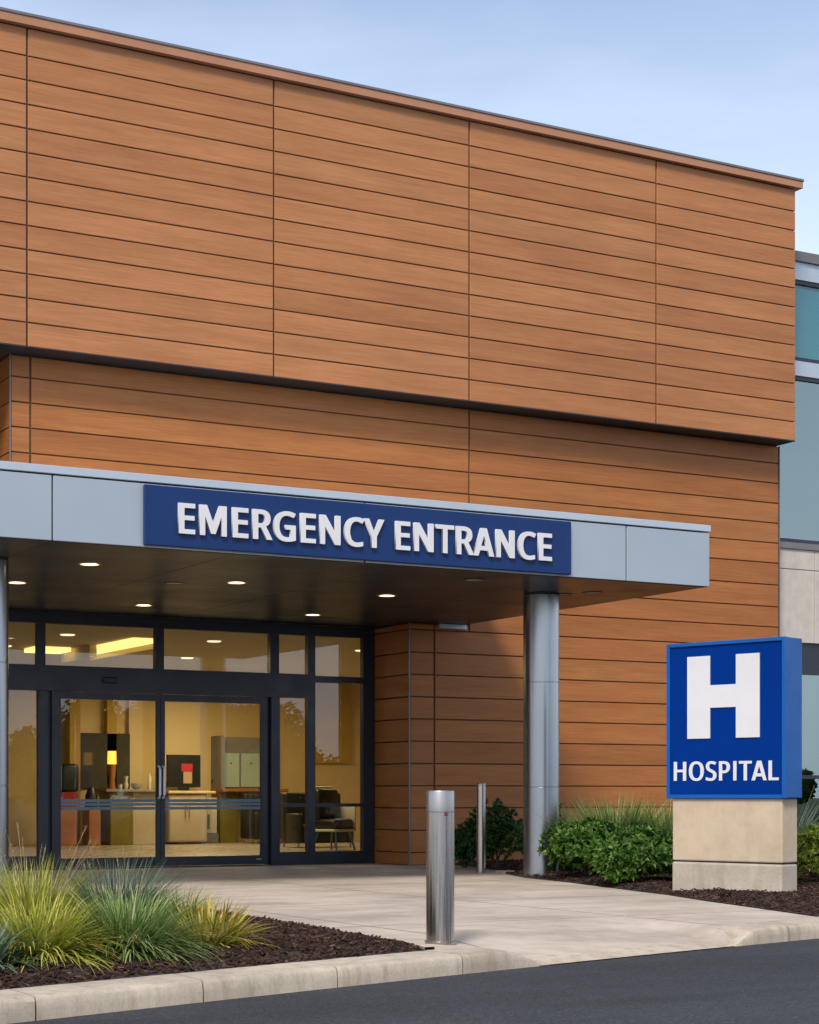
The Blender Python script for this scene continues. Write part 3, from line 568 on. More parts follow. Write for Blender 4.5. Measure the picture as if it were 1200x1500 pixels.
def door(x0, x1, g0, g1, hx, y):
    d = MB()
    d.box(x0, g0, y, y + .05, .02, 2.395); d.box(g1, x1, y, y + .05, .02, 2.395)
    d.box(g0 + .0005, g1 - .0005, y, y + .05, .02, .148); d.box(g0 + .0005, g1 - .0005, y, y + .05, 2.30, 2.395)
    o = obj('sliding_door', d, M['frame'], HB)
    pane(g0, g1, .148, 2.30, y + .02, 'door_pane', o)
    s = MB()
    for z0, z1 in ((0.905, 0.945), (0.858, 0.892), (0.800, 0.840)): s.box(g0 + .004, g1 - .004, y + .012, y + .0165, z0, z1)
    obj('safety_stripe', s, M['stripe'], o)
    h = MB(); h.tube([(hx, y, 1.40), (hx, y - .045, 1.385), (hx, y - .055, 1.36), (hx, y - .055, 1.0), (hx, y - .045, .975), (hx, y, .96)], .017, 10)
    obj('handle', h, M['handle'], o, smooth=50)
    return o
door(7.975, 9.528, 8.10, 9.472, 9.50, 1.065)
door(9.534, 11.155, 9.595, 11.056, 9.563, 1.066)
sn = MB(); sn.rbox(8.66, 8.86, 0.955, 0.994, 2.52, 2.60, .012); obj('door_sensor', sn, M['black'], HB)
lab = MB(); lab.box(10.98, 11.06, 1.064, 1.0655, .085, .10); obj('door_label', lab, M['fascia'], HB)
th = MB(); th.box(7.9, 11.2, .98, 1.2, -.02, .014); obj('threshold', th, M['gapdark'], HB)
# lobby inside
lb = MB(); lb.box(2.9, 19.5, 1.2, 13.3, -.05, .012); obj('lobby_floor', lb, M['lobbyfloor'], HB)
lb = MB(); lb.box(2.9, 19.5, 1.2, 13.3, 3.43, 3.55); obj('lobby_ceiling', lb, M['lobbyceil'], HB)
lb = MB(); lb.box(2.9, 19.5, 13.0, 13.3, .013, 3.429); lb.box(2.75, 2.899, 1.2, 13.3, .013, 3.55); lb.box(19.501, 19.62, 1.2, 13.3, .013, 3.55); lb.box(12.95, 19.5, 1.2, 1.35, .013, 3.429)
lb.box(12.27, 12.75, 12.85, 12.999, .013, 3.428)
obj('lobby_wall', lb, M['cream'], HB)
lb = MB(); lb.box(14.25, 15.05, 12.7, 12.999, .013, 3.427); lb.box(13.55, 13.85, 12.86, 12.998, .013, 3.426)
obj('lobby_wall_pier', lb, M['creampale'], HB)
for a in ((12.20, 12.42, 12.6, 12.84, .013, 3.425), (13.06, 13.26, 12.8, 12.997, .013, 3.424), (17.75, 18.7, 12.9, 12.996, 1.7, 3.42)):
    obj('mustard_panel', MB().box(*a), M['mustard'], HB)
lb = MB(); lb.box(10.25, 10.62, 4.0, 6.9, 3.36, 3.425); lb.box(9.45, 10.05, 6.3, 6.9, 3.36, 3.425); obj('cove_light', lb, M['cove'], HB)
lb = MB(); lb.box(10.63, 10.70, 3.9, 7.0, 3.28, 3.428); lb.box(10.12, 10.24, 5.6, 7.0, 3.22, 3.427); obj('ceiling_beam', lb, M['lobbyceil'], HB)
for x, y in ((9.2, 4.0), (9.0, 6.5), (11.6, 4.0), (12.6, 7.5), (13.6, 10.6), (14.3, 10.7), (15.6, 10.5), (14.5, 4.5), (16.8, 7.8)):
    q = MB(); q.lathe([(0.0, 3.415), (0.10, 3.415), (0.115, 3.43)], x, y, 20); obj('lobby_downlight', q, M['ceillamp'], HB)

# interior furniture
t = thing('reception_desk', 'olive and beige reception desk seen through the left sliding door', 'desk', (13.3, 12.0, 0))
d = MB(); d.rbox(12.74, 13.22, 11.75, 12.4, .012, 1.06, .01); obj('olive_front', d, M['olive'], t)
d = MB(); d.rbox(13.222, 13.85, 11.8, 12.4, .012, 1.06, .01); obj('beige_front', d, M['beige'], t)
d = MB(); d.rbox(12.62, 13.9, 11.68, 12.45, 1.061, 1.115, .01); obj('counter_top', d, M['niche'], t)
d = MB(); d.rbox(12.45, 13.55, 12.80, 12.845, 1.13, 2.26, .008); tag(obj('wall_mirror', d, M['greymirror']), 'smoky grey wall mirror above the olive reception desk', 'mirror')
t = thing('table_lamp', 'small table lamp with glowing amber shade on reception counter', 'lamp', (12.9, 12.1, 1.115))
d = MB(); d.lathe([(.09, 1.62), (.085, 1.88), (0.0, 1.88)], 12.9, 12.1, 24); obj('lamp_shade', d, M['lampshade'], t, smooth=40)
d = MB(); d.lathe([(.07, 1.116), (.07, 1.14), (.055, 1.3), (.075, 1.45), (.08, 1.61), (0, 1.61)], 12.9, 12.1, 20); obj('base', d, M['orange'], t, smooth=40)
for nm, x, y, pr, mm, lb_, ct in (('vase', 13.2, 12.1, [(.03, 1.116), (.05, 1.2), (.025, 1.28), (.045, 1.38), (0.0, 1.37)], 'whiteshell', 'pale slim vase standing on the reception counter', 'vase'),
                          ('bowl', 13.38, 12.0, [(.04, 1.116), (.1, 1.17), (.12, 1.24), (.11, 1.24), (.04, 1.15), (0, 1.15)], 'whiteshell', 'wide pale bowl on the reception counter', 'bowl'),
                          ('cup', 12.98, 11.85, [(.035, 1.116), (.045, 1.21), (.04, 1.21), (.03, 1.13), (0, 1.13)], 'whiteshell', 'small pale cup in front of the amber lamp', 'cup'),
                          ('hand_sanitizer_bottle', 13.66, 12.0, [(.04, 1.116), (.04, 1.36), (.015, 1.4), (.015, 1.45), (0, 1.45)], 'whiteshell', 'white pump bottle at the right end of the reception counter', 'bottle')):
    tag(obj(nm, MB().lathe(pr, x, y, 20), M[mm], smooth=40), lb_, ct)
t = thing('lobby_cabinet', 'orange brown cabinet with red top drawer at lobby left', 'cabinet', (11.9, 12, 0))
d = MB(); d.rbox(11.66, 12.06, 11.8, 12.3, .012, .74, .008); obj('cabinet_body', d, M['orange'], t)
d = MB(); d.rbox(11.64, 12.08, 11.78, 12.32, .742, 1.06, .008); obj('drawer', d, M['red'], t)
t = thing('backpack', 'black backpack standing on the red topped cabinet', 'bag', (11.95, 12, 1.06))
d = MB(); d.rbox(11.80, 12.16, 11.9, 12.2, 1.062, 1.62, .07, 3); obj('bag_body', d, M['black'], t, smooth=60)
d = MB(); d.rbox(11.76, 11.83, 11.93, 12.17, 1.08, 1.6, .02); obj('side_pocket', d, M['bluemetal'], t)
t = thing('waste_bin', 'dark tall bin with brown front beside the olive desk', 'bin', (12.4, 11.9, 0))
d = MB(); d.rbox(12.28, 12.52, 11.7, 12.1, .012, .72, .01); obj('bin_body', d, M['orange'], t)
d = MB(); d.lathe([(.13, .722), (.12, 1.0), (.07, 1.12), (.05, 1.16), (0, 1.16)], 12.4, 11.9, 20); obj('lid', d, M['black'], t, smooth=40)
t = thing('registration_desk', 'beige registration desk seen through the right sliding door', 'desk', (14.4, 12, 0))
d = MB(); d.rbox(13.98, 14.82, 11.75, 12.4, .05, 1.03, .05, 3); obj('desk_body', d, M['beige'], t, smooth=40)
d = MB(); d.rbox(13.95, 14.98, 11.70, 12.45, 1.032, 1.09, .012); obj('desk_top', d, M['creampale'], t)
d = MB(); d.tube([(14.32, 11.72, .8), (14.32, 11.70, .55)], .012); d.tube([(14.40, 11.72, .8), (14.40, 11.70, .55)], .012); obj('handle', d, M['steel2'], t)
t = thing('check_in_screen', 'black screen showing a red and cream picture on the beige desk', 'screen', (14.4, 12, 1.09))
d = MB(); d.rbox(14.03, 14.76, 11.98, 12.04, 1.16, 1.82, .01); d.rbox(14.3, 14.5, 11.95, 12.1, 1.091, 1.159, .01); obj('screen_body', d, M['black'], t)
d = MB(); d.box(14.34, 14.58, 11.974, 11.979, 1.48, 1.64); obj('display', d, M['screenred'], t)
d = MB(); d.box(14.38, 14.57, 11.974, 11.979, 1.24, 1.475); obj('display', d, M['screencream'], t)
t = thing('wall_phone', 'small black phone hanging on the cream lobby wall', 'phone', (15.55, 12.98, 1.4))
d = MB(); d.rbox(15.48, 15.62, 12.93, 12.998, 1.38, 1.56, .02); obj('phone_body', d, M['black'], t)
d = MB(); d.tube([(15.52, 12.93, 1.54), (15.46, 12.88, 1.48), (15.44, 12.9, 1.36), (15.40, 12.92, 1.26)], .016); obj('handset', d, M['black'], t, smooth=60)
t = thing('wall_niche_cupboard', 'grey wall cupboard with two pale green doors', 'cupboard', (16.1, 12.6, 1.1))
d = MB(); d.box(15.50, 16.75, 12.70, 12.995, 1.14, 2.22); d.box(15.42, 15.499, 12.45, 12.99, 1.14, 2.24); obj('cupboard_body', d, M['niche'], t)
for a, b in ((15.53, 15.93), (15.97, 16.40)):
    d = MB(); d.rbox(a, b, 12.66, 12.695, 1.17, 1.88, .006); dd = obj('cupboard_door', d, M['palegreen'], t)
    d = MB(); d.lathe([(.015, 0), (.015, .02), (0, .02)], seg=12, mtx=Matrix.Translation(((a + b) / 2, 12.66, 1.67)) @ Matrix.Rotation(R(90), 4, 'X')); obj('knob', d, M['black'], dd)
d = MB(); d.rbox(15.4, 16.9, 12.3, 12.99, 1.07, 1.138, .01); obj('ledge', d, M['orange'], t)
d = MB(); d.box(15.42, 15.8, 12.5, 12.99, .013, 1.069); obj('side_panel', d, M['olive'], t)
t = thing('leaning_picture', 'pale picture with green patch leaning beside the beige desk', 'picture', (15.1, 12.3, 0))
d = MB(); d.box(14.95, 15.32, 12.45, 12.48, .22, .95); obj('picture_board', d, M['whiteshell'], t)
d = MB(); d.box(14.98, 15.16, 12.444, 12.449, .3, .6); obj('picture_image', d, M['picgreen'], t)
d = MB(); d.rbox(14.95, 15.35, 12.42, 12.6, .013, .21, .01); obj('base', d, M['niche'], t)
def sofa(x0, x1, y, lab):
    t = thing('lobby_sofa', lab, 'sofa', ((x0 + x1) / 2, y, 0), 0, 'dark sofas in the lobby')
    d = MB(); d.rbox(x0, x1, y + .52, y + .75, .10, 1.05, .05, 3); obj('backrest', d, M['leather'], t, smooth=50)
    d = MB(); d.rbox(x0 + .13, x1 - .13, y, y + .51, .10, .46, .05, 3); obj('seat', d, M['leather'], t, smooth=50)
    for a in (x0, x1 - .125): d = MB(); d.rbox(a, a + .125, y - .02, y + .515, .10, .66, .04, 3); obj('armrest', d, M['leather'], t, smooth=50)
    for a in (x0 + .05, x1 - .05):
        for b in (y + .05, y + .68): d = MB(); d.tube([(a, b, .013), (a, b, .11)], .02); obj('leg', d, M['steel2'], t)
    return t
sofa(15.7, 16.9, 11.4, 'black lobby sofa below the pale green cupboard doors')
sofa(15.1, 16.3, 8.2, 'black lobby sofa behind the narrow sidelight right of the doors')
t = thing('lounge_chair', 'black padded lounge chair with pale shell behind the corner window', 'chair', (15.05, 6.6, 0), R(25))
d = MB(); d.rbox(-.28, .28, -.25, .25, .40, .58, .06, 3); d.rbox(-.29, .29, .10, .26, .55, 1.12, .07, 3); obj('cushion', d, M['leather'], t, smooth=60, local=True)
d = MB(); d.rbox(-.33, .33, .262, .31, .36, 1.16, .02, 2); d.rbox(-.33, .33, -.27, .30, .35, .398, .02, 2); d.rbox(.282, .325, -.26, .262, .399, .80, .02, 2); obj('shell', d, M['whiteshell'], t, smooth=60, local=True)
for a, b in ((-.2, -.2), (.2, -.2), (-.2, .2), (.2, .2)):
    d = MB(); d.tube([(a, b, .35), (a * 1.35, b * 1.35, .013)], .018); obj('leg', d, M['bluemetal'], t, local=True)
for x, y, e in ((9.6, 5.0, 40), (13.2, 6.5, 60), (14.3, 10.2, 105), (17.2, 9.0, 30)):
    ld = bpy.data.lights.new('lobby_lamp', 'AREA'); ld.energy = e; ld.color = (1.0, 0.74, 0.38); ld.shape = 'DISK'; ld.size = 1.2
    lo_ = bpy.data.objects.new('lobby_lamp', ld); COL.objects.link(lo_); lo_.location = (x, y, 3.25)

# ------------------------------------------------------------------ right wing
W = thing('office_wing', 'cream stone wing with teal and grey windows right of the timber building', 'building', (24, 0.3, 0))
wy = 0.30
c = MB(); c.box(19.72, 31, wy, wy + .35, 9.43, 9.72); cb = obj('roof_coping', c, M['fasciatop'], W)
c = MB(); c.box(19.72, 31.05, wy - .05, 12, 9.721, 9.88); obj('cap_flashing', c, M['cap'], cb)
c = MB(); c.box(19.72, 31, wy, wy + .35, 7.86, 8.10); obj('metal_band', c, M['fasciatop'], W)
c = MB(); c.box(19.70, 31, wy - .03, wy + .35, 5.02, 5.12); obj('window_sill', c, M['cap'], W)
c = MB(); c.box(19.72, 31, wy + .05, wy + .5, 3.03, 3.49); obj('dark_band', c, M['frame'], W)
c = MB(); xs = [19.72, 20.70, 22.2, 23.7, 25.2, 26.7, 28.2, 29.7, 31]
for a, b in zip(xs, xs[1:]):
    c.rbox(a + .004, b - .004, wy, wy + .30, 4.692, 5.018, .006); c.rbox(a + .004, b - .004, wy, wy + .30, 3.495, 4.682, .006)
obj('stone_panel', c, M['panel'], W)
c = MB(); c.box(19.72, 31, wy + .02, wy + .29, 3.49, 5.01); obj('panel_backing', c, M['gapdark'], W)
for k, (a, b) in enumerate(((19.72, 22.0), (22.0, 24.4), (24.4, 26.8), (26.8, 31))):
    for z0, z1, gm in ((8.101, 9.429, 'teal'), (5.121, 7.859, 'wingglass'), (0.05, 3.029, 'wingglass')):
        f = MB(); w = .065 if z0 > 5 else .05
        a0 = a + (.12 if k == 0 and z0 < 8 else 0)
        f.box(a0, a0 + w, wy + .02, wy + .12, z0, z1); f.box(b - w, b - .001, wy + .02, wy + .12, z0, z1)
        f.box(a0 + w, b - w, wy + .02, wy + .12, z0, z0 + w); f.box(a0 + w, b - w, wy + .02, wy + .12, z1 - w, z1)
        if z0 < 1: f.box(a0 + w, b - w, wy + .02, wy + .12, 1.27, 1.33)
        fo = obj('window', f, M['frame'], W)
        p = MB(); p.box(a0 + w * .9, b - w * .9, wy + .06, wy + .07, z0 + w * .9, z1 - w * .9); obj('window_pane', p, M[gm], fo)
c = MB(); c.box(19.70, 19.84, wy + .01, wy + .13, 0, 7.86); obj('corner_post', c, M['frame'], W)
c = MB(); c.box(19.75, 31, 6, 6.2, 0, 9.4); c.box(30.8, 31, wy + .4, 6, 0, 9.4); obj('inner_wall', c, M['creampale'], W)
c = MB(); c.box(19.75, 30.79, wy + .4, 5.99, -.05, .02); c.box(19.75, 30.79, wy + .5, 5.99, 3.5, 3.6); c.box(19.75, 30.79, wy + .5, 5.99, 4.8, 4.9); c.box(19.75, 30.79, wy + .5, 5.99, 7.9, 8.0); obj('floor_slab', c, M['fascia'], W)
for x, y, z in ((20.9, 2.4, 7.88), (22.2, 2.4, 7.88), (20.9, 4.4, 7.88), (21.2, 2.6, 3.48)):
    q = MB(); q.box(x - .5, x + .5, y - .1, y + .1, z - .03, z + .01); obj('ceiling_light', q, M['ceillamp'], W)
q = MB(); q.box(20.0, 21.0, 4.6, 5.2, .021, 1.25); q.box(20.3, 20.36, 4.55, 4.6, 1.25, 2.3); obj('inner_cupboard', q, M['teal'], W)

# ------------------------------------------------------------------ canopy
CN = thing('entrance_canopy', 'flat grey metal entrance canopy on round silver columns with lit soffit', 'canopy', (9, -2.8, 0))
CX0, CX1, CY = 4.3, 13.83, -5.55
ZB, ZC, ZT = 3.47, 4.115, 4.195
b = MB(); b.box(CX0 + .03, CX1 - .03, CY + .03, -0.02, ZB + .012, 4.10); obj('canopy_body', b, M['gapdark'], CN)
def fpanel(x0, x1): 
    p = MB(); p.rbox(x0 + .008, x1 - .008, CY, CY + .028, ZB, ZC - .014, .004); obj('fascia_panel', p, M['fascia'], CN)
for a, c in ((CX0, 5.77), (5.77, 9.2), (9.2, 12.613), (12.613, CX1)): fpanel(a, c)
for a, c in ((CY + .03, -2.8), (-2.8, -.03)):
    for X0, X1 in ((CX1 - .028, CX1), (CX0, CX0 + .028)):
        p = MB(); p.rbox(X0, X1, a + .004, c - .004, ZB, ZC - .014, .004); obj('fascia_panel', p, M['fascia'], CN)
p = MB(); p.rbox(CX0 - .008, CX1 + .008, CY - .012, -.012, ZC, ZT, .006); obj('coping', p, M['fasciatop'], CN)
s = MB()
sx = [CX0 + .03, 5.77, 7.7, 9.7, 11.7, CX1 - .03]; sy = [CY + .03, -2.8, -.03]
for a, c in zip(sx, sx[1:]):
    for d, e in zip(sy, sy[1:]): s.rbox(a + .004, c - .004, d + .004, e - .004, ZB - .006, ZB + .010, .003)
s.box(7.0, 12.86, -.026, 1.02, ZB - .008, ZB + .008); s.box(3.0, 7.0, -.026, 1.02, ZB - .008, ZB + .008)
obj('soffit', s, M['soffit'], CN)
p = MB(); p.box(13.35, 13.80, -.05, -.004, 3.395, ZB - .012); obj('flashing', p, M['fasciatop'], CN)
def downlight(x, y, on):
    t_ = MB(); t_.lathe([(.102, ZB - .0065), (.102, ZB - .016), (.126, ZB - .013), (.13, ZB - .0065)], x, y, 32)
    o = obj('downlight', t_, M['steel2'] if on else M['soffit'], CN, smooth=40)
    if on:
        g = MB(); g.lathe([(.080, ZB - .0075), (.080, ZB - .0125), (.101, ZB - .0155), (.101, ZB - .0075)], x, y, 32); obj('halo_ring', g, M['downring'], o)  # added glowing ring imitates the warm halo round the lens
    l = MB(); l.lathe([(0.0, ZB - .012), (.079 if on else .101, ZB - .012), (.079 if on else .101, ZB - .007)], x, y, 32); obj('lens', l, M['down'] if on else M['downoff'], o)
for x, y in ((6.68, -4.05), (6.53, -2.01), (8.73, -0.35), (8.74, -3.26), (11.2, -0.29), (10.92, -2.90)): downlight(x, y, True)
for x, y in ((10.99, -4.84), (12.95, -4.40), (12.75, -4.05), (8.14, -2.84)): downlight(x, y, False)
def column(x, y, zb):
    r = .220; zs = [zb, 1.10, 2.375, ZB - .03]
    pr = [(r, zs[0])]
    for z in zs[1:-1]: pr += [(r, z - .008), (r - .008, z - .005), (r - .008, z + .005), (r, z + .008)]
    pr += [(r, zs[-1])]
    o = obj('column', MB().lathe(pr, x, y, 72), M['column'], CN, smooth=35)
    obj('collar', MB().lathe([(r - .006, ZB - .03), (r - .006, ZB - .007)], x, y, 72), M['gapdark'], o, smooth=35)
column(12.5, -3.95, -.05); column(5.60, -3.95, -.05)
# ------------------------------------------------------------------ lettering
def grow(c, ox, oy):
    """outline c moved out along its normals, capped at sharp corners; holes turn the other way round and so shrink"""
    n = len(c); out = []
    for i in range(n):
        a, p, b = Vector(c[i - 1]), Vector(c[i]), Vector(c[(i + 1) % n])
        d1, d2 = (p - a).normalized(), (b - p).normalized()
        n1, n2 = Vector((d1.y, -d1.x)), Vector((d2.y, -d2.x))
        m = n1 + n2
        if m.length < 1e-4: m = n1
        m = m.normalized(); k = min(1.35, 1 / max(m.dot(n1), .3))
        out.append((p.x + m.x * k * ox, p.y + m.y * k * oy))
    return out
HAND = {'EMERGENCY ENTRANCE': {1: 'M', 7: 'N', 11: 'N', 17: 'N', 15: 'A', 16: 'a'}, 'HOSPITAL': {6: 'I', 8: 'A', 9: 'a'}}    # letters drawn by hand, by outline
def lettering(name, key, x0, width, z0, cap, depth, m, parent, mtx, ox, oy, bold=1.0):
    cu = bpy.data.curves.new(name, 'CURVE'); cu.dimensions = '2D'; cu.fill_mode = 'BOTH'
    w = max(p[0] for c in TEXT[key] for p in c)
    area = lambda c: sum(c[i - 1][0] * c[i][1] - c[i][0] * c[i - 1][1] for i in range(len(c)))
    sg = 1 if area(TEXT[key][0]) > 0 else -1       # the first outline, an E or H, has no hole
    own = HAND[key]; stem = .0585 * cap / .292 * bold
    for ci, c in enumerate(TEXT[key]):
        sc = None; ch = own.get(ci)
        a0, a1 = min(p[0] for p in c) * width / w - ox, max(p[0] for p in c) * width / w + ox
        W_, h0, h1, s_ = a1 - a0, -oy, cap + oy, stem; mid = (a0 + a1) / 2; Hh = h1 - h0
        if ch == 'M':
            sc = [(a0, h0), (a0, h1), (a0 + s_ * 1.34, h1), (mid, h0 + Hh * .42), (a1 - s_ * 1.34, h1), (a1, h1), (a1, h0), (a1 - s_, h0), (a1 - s_, h0 + Hh * .63), (mid + s_ * .42, h0 + Hh * .06), (mid - s_ * .42, h0 + Hh * .06), (a0 + s_, h0 + Hh * .63), (a0 + s_, h0)]
        elif ch == 'N':
            sc = [(a0, h0), (a0, h1), (a0 + s_ * 1.12, h1), (a1 - s_, h0 + Hh * .40), (a1 - s_, h1), (a1, h1), (a1, h0), (a1 - s_ * 1.12, h0), (a0 + s_, h1 - Hh * .40), (a0 + s_, h0)]
        elif ch in ('A', 'a'):
            if ch == 'A': A_ = (a0, a1)
            a0, a1 = A_; mid = (a0 + a1) / 2; ap = s_ * .62; t_ = s_ * 1.08
            hw = lambda f: ap + ((a1 - a0) / 2 - ap) * (1 - f)
            if ch == 'A':
                q = hw(.20) - t_
                sc = [(a0, h0), (mid - ap, h1), (mid + ap, h1), (a1, h0), (a1 - t_, h0), (mid + q, h0 + Hh * .20), (mid - q, h0 + Hh * .20), (a0 + t_, h0)]
            else:
                q = hw(.36) - t_; top = 1 - (t_ - ap) / ((a1 - a0) / 2 - ap)
                sc = [(mid - q, h0 + Hh * .36), (mid + q, h0 + Hh * .36), (mid, h0 + Hh * top)]
        elif ch == 'I':
            sc = [(mid - s_ / 2, h0), (mid - s_ / 2, h1), (mid + s_ / 2, h1), (mid + s_ / 2, h0)]
        if sc is None: sc = grow([(x * width / w, y * cap) for x, y in c], ox * sg, oy * sg)
        sp = cu.splines.new('POLY'); sp.points.add(len(sc) - 1); sp.use_cyclic_u = True
        for q, (x, y) in zip(sp.points, sc): q.co = (x, y, 0, 1)
    cu.extrude = depth / 2
    o = bpy.data.objects.new(name + '_outline', cu); COL.objects.link(o)
    bpy.context.view_layer.update()
    me = bpy.data.meshes.new_from_object(o.evaluated_get(bpy.context.evaluated_depsgraph_get()))
    bpy.data.objects.remove(o)
    me.transform(Matrix(mtx) @ Matrix.Translation((x0, z0, 0)))
    me.materials.clear(); me.materials.append(m); me.name = name
    r = bpy.data.objects.new(name, me); COL.objects.link(r); r.parent = parent
    return r

# emergency sign on the canopy fascia: front plane x right, y up -> world x, z
ES = thing('emergency_sign', 'long navy sign reading EMERGENCY ENTRANCE on the canopy fascia', 'sign', (9.25, CY, 3.49))
p = MB(); p.rbox(6.70, 11.81, CY - .055, CY - .003, 3.488, 4.085, .006); obj('sign_panel', p, M['navy'], ES)
oy = CY - .0555
front = Matrix(((1, 0, 0, -9.25), (0, 0, -1, oy - .012 - CY), (0, 1, 0, -3.49), (0, 0, 0, 1)))
lettering('raised_lettering', 'EMERGENCY ENTRANCE', 7.06, 4.45, 3.625, .292, .032, M['white'], ES, Matrix.Translation((0, -.008, 0)) @ front, .0135, .007)

# hospital pylon sign, local axes: x along the face, -y out of the face
ang = math.atan2(-.954, .30)
corner = Vector((11.845, -9.162, 0)); wS, dS = 1.382, .32
ud = Vector((.30, -.954, 0)); back = Vector((.954, .30, 0))
base = corner - ud * wS / 2 + back * dS / 2
HS = thing('hospital_sign', 'blue H and HOSPITAL sign box on a cream stone pedestal in the mulch', 'sign', tuple(base), ang)
hw, hd = wS / 2, dS / 2
z0, z1 = .968, 2.527
c = MB(); c.rbox(-hw + .001, hw - .001, -hd + .03, hd, z0 + .001, z1 - .001, .012, 2)
for a, b2, e, f in ((-hw, -hw + .038, z0, z1), (hw - .038, hw, z0, z1), (-hw + .0385, hw - .0385, z0, z0 + .038), (-hw + .0385, hw - .0385, z1 - .038, z1)): c.rbox(a, b2, -hd, -hd + .06, e, f, .005)
obj('sign_cabinet', c, M['hedge_blue'], HS, local=True)
c = MB(); c.box(-hw + .037, hw - .037, -hd + .018, -hd + .031, z0 + .037, z1 - .037); obj('sign_face', c, M['hblue'], HS, local=True)
c = MB(); c.box(-hw + .05, hw - .02, hd + .002, hd + .01, z0 + .05, z1 - .05)
obj('rear_panel', c, M['hblue'], HS, local=True)
H = MB(); x0, x1, sw = -hw + .250, -hw + 1.092, .270
yf, yb = -hd + .008, -hd + .0175
za, zb, zc, zd = 1.565, 1.868, 2.092, 2.385
H.box(x0, x0 + sw, yf, yb, za, zd); H.box(x1 - sw, x1, yf, yb, za, zd); H.box(x0 + sw, x1 - sw, yf, yb, zb, zc)
obj('letter_h', H, M['white'], HS, local=True)
fm = Matrix(((1, 0, 0, 0), (0, 0, -1, -hd + .014), (0, 1, 0, 0), (0, 0, 0, 1)))
lettering('hospital_lettering', 'HOSPITAL', -hw + .092, 1.205, 1.148, .185, .004, M['white'], HS, fm, .0085, .003, 1.0)
c = MB(); c.rbox(-hw + .055, hw - .05, -hd + .03, hd - .01, .345, z0 - .001, .012, 2); ped = obj('pedestal', c, M['stone'], HS, local=True)
c = MB(); c.rbox(-hw + .055, hw - .05, -hd + .02, hd - .005, -.05, .33, .018, 2); obj('plinth', c, M['stonerough'], HS, local=True)
c = MB(); c.box(-hw + .08, hw - .08, -hd + .05, hd - .03, .329, .346); obj('shadow_joint', c, M['gapdark'], ped, local=True)

# ------------------------------------------------------------------ bollards
t = thing('bollard', 'thick brushed steel bollard with pale top band at the kerb ramp', 'bollard', (6.358, -11.969, 0))
obj('post', MB().lathe([(.0965, -.02), (.0965, .885), (.0935, .887)], 6.358, -11.969, 64), M['steel'], t, smooth=35)
obj('cap', MB().lathe([(.0965, .888), (.0965, 1.022), (.094, 1.03), (.086, 1.032), (0, 1.034)], 6.358, -11.969, 64), M['steel2'], t, smooth=35)
obj('base_flange', MB().lathe([(.108, .001), (.108, .008), (.098, .011)], 6.358, -11.969, 64), M['steel'], t, smooth=35)
dirc = (Vector((CAM.x, CAM.y, 0)) - Vector((6.358, -11.969, 0))).normalized()
aa = math.atan2(dirc.y, dirc.x) + .42
c = MB(); m = Matrix.Translation((6.358, -11.969, .872)) @ Matrix.Rotation(aa, 4, 'Z')
bm = bmesh.new(); bmesh.ops.create_cube(bm, size=1, matrix=Matrix.Translation((.0955, 0, 0)) @ Matrix.Diagonal((.012, .026, .024, 1)))
bmesh.ops.bevel(bm, geom=bm.edges[:], offset=.003, segments=2, affect='EDGES'); c.bm(bm, m); obj('red_marker', c, M['redmark'], t)
t = thing('bollard', 'slim plain steel bollard in front of the dark shrub by the canopy column', 'bollard', (12.56, -2.453, 0))
obj('post', MB().lathe([(.061, -.02), (.061, 1.125)], 12.56, -2.453, 48), M['steel'], t, smooth=35)
obj('cap', MB().lathe([(.061, 1.127), (.061, 1.15), (.054, 1.158), (0, 1.16)], 12.56, -2.453, 48), M['steel2'], t, smooth=35)
obj('base_flange', MB().lathe([(.072, .001), (.072, .007), (.062, .009)], 12.56, -2.453, 48), M['steel'], t, smooth=35)
c = MB(); c.rbox(12.66, 13.12, -2.86, -2.62, -.02, .03, .008); struct('bed_edging', c, M['kerb'])

# ------------------------------------------------------------------ planting
def blade(mb, root, az, lean, L, w, droop, rg, seg=6, fold=0.0):
    """one tapered arching blade"""
    p = Vector(root); th = lean; n0 = len(mb.v); side = Vector((-math.sin(az), math.cos(az), 0))
    twist = rg.uniform(-.5, .5); side = Matrix.Rotation(twist, 3, 'Z') @ side
    pts = []
    for i in range(seg + 1):
        t = i / seg
        ww = w * (0.55 + 0.9 * t if t < .35 else (1 - ((t - .35) / .65) ** 1.6) * 0.865 + .02)
        pts.append((p.copy(), ww, t))
        th += droop * (0.35 + t) / seg
        d = Vector((math.cos(az) * math.sin(th), math.sin(az) * math.sin(th), math.cos(th)))
        p = p + d * (L / seg)
        az += rg.uniform(-.06, .06)
    for (q, ww, t) in pts: mb.v += [tuple(q - side * ww), tuple(q + side * ww)]
    for i in range(seg):
        a = n0 + 2 * i
        mb.uv[len(mb.f)] = [(0, i / seg), (1, i / seg), (1, (i + 1) / seg), (0, (i + 1) / seg)]
        mb.f.append((a, a + 1, a + 3, a + 2))
def tuft(n, L, rad, w, lean, droop, seed, seg=6):
    rg = random.Random(seed); mb = MB()
    for i in range(n):
        az = rg.uniform(0, 6.283); r = rad * math.sqrt(rg.random()) * .55; a2 = az + rg.gauss(0, .5)
        u = rg.random() ** 0.65
        blade(mb, (r * math.cos(a2), r * math.sin(a2), -0.01), az, lean * u + rg.uniform(0, .12), L * rg.uniform(.60, 1.08) * (.74 + .34 * u), w * rg.uniform(.6, 1.25), droop * (0.25 + u) * rg.uniform(.5, 1.25), rg, seg)
    return mb
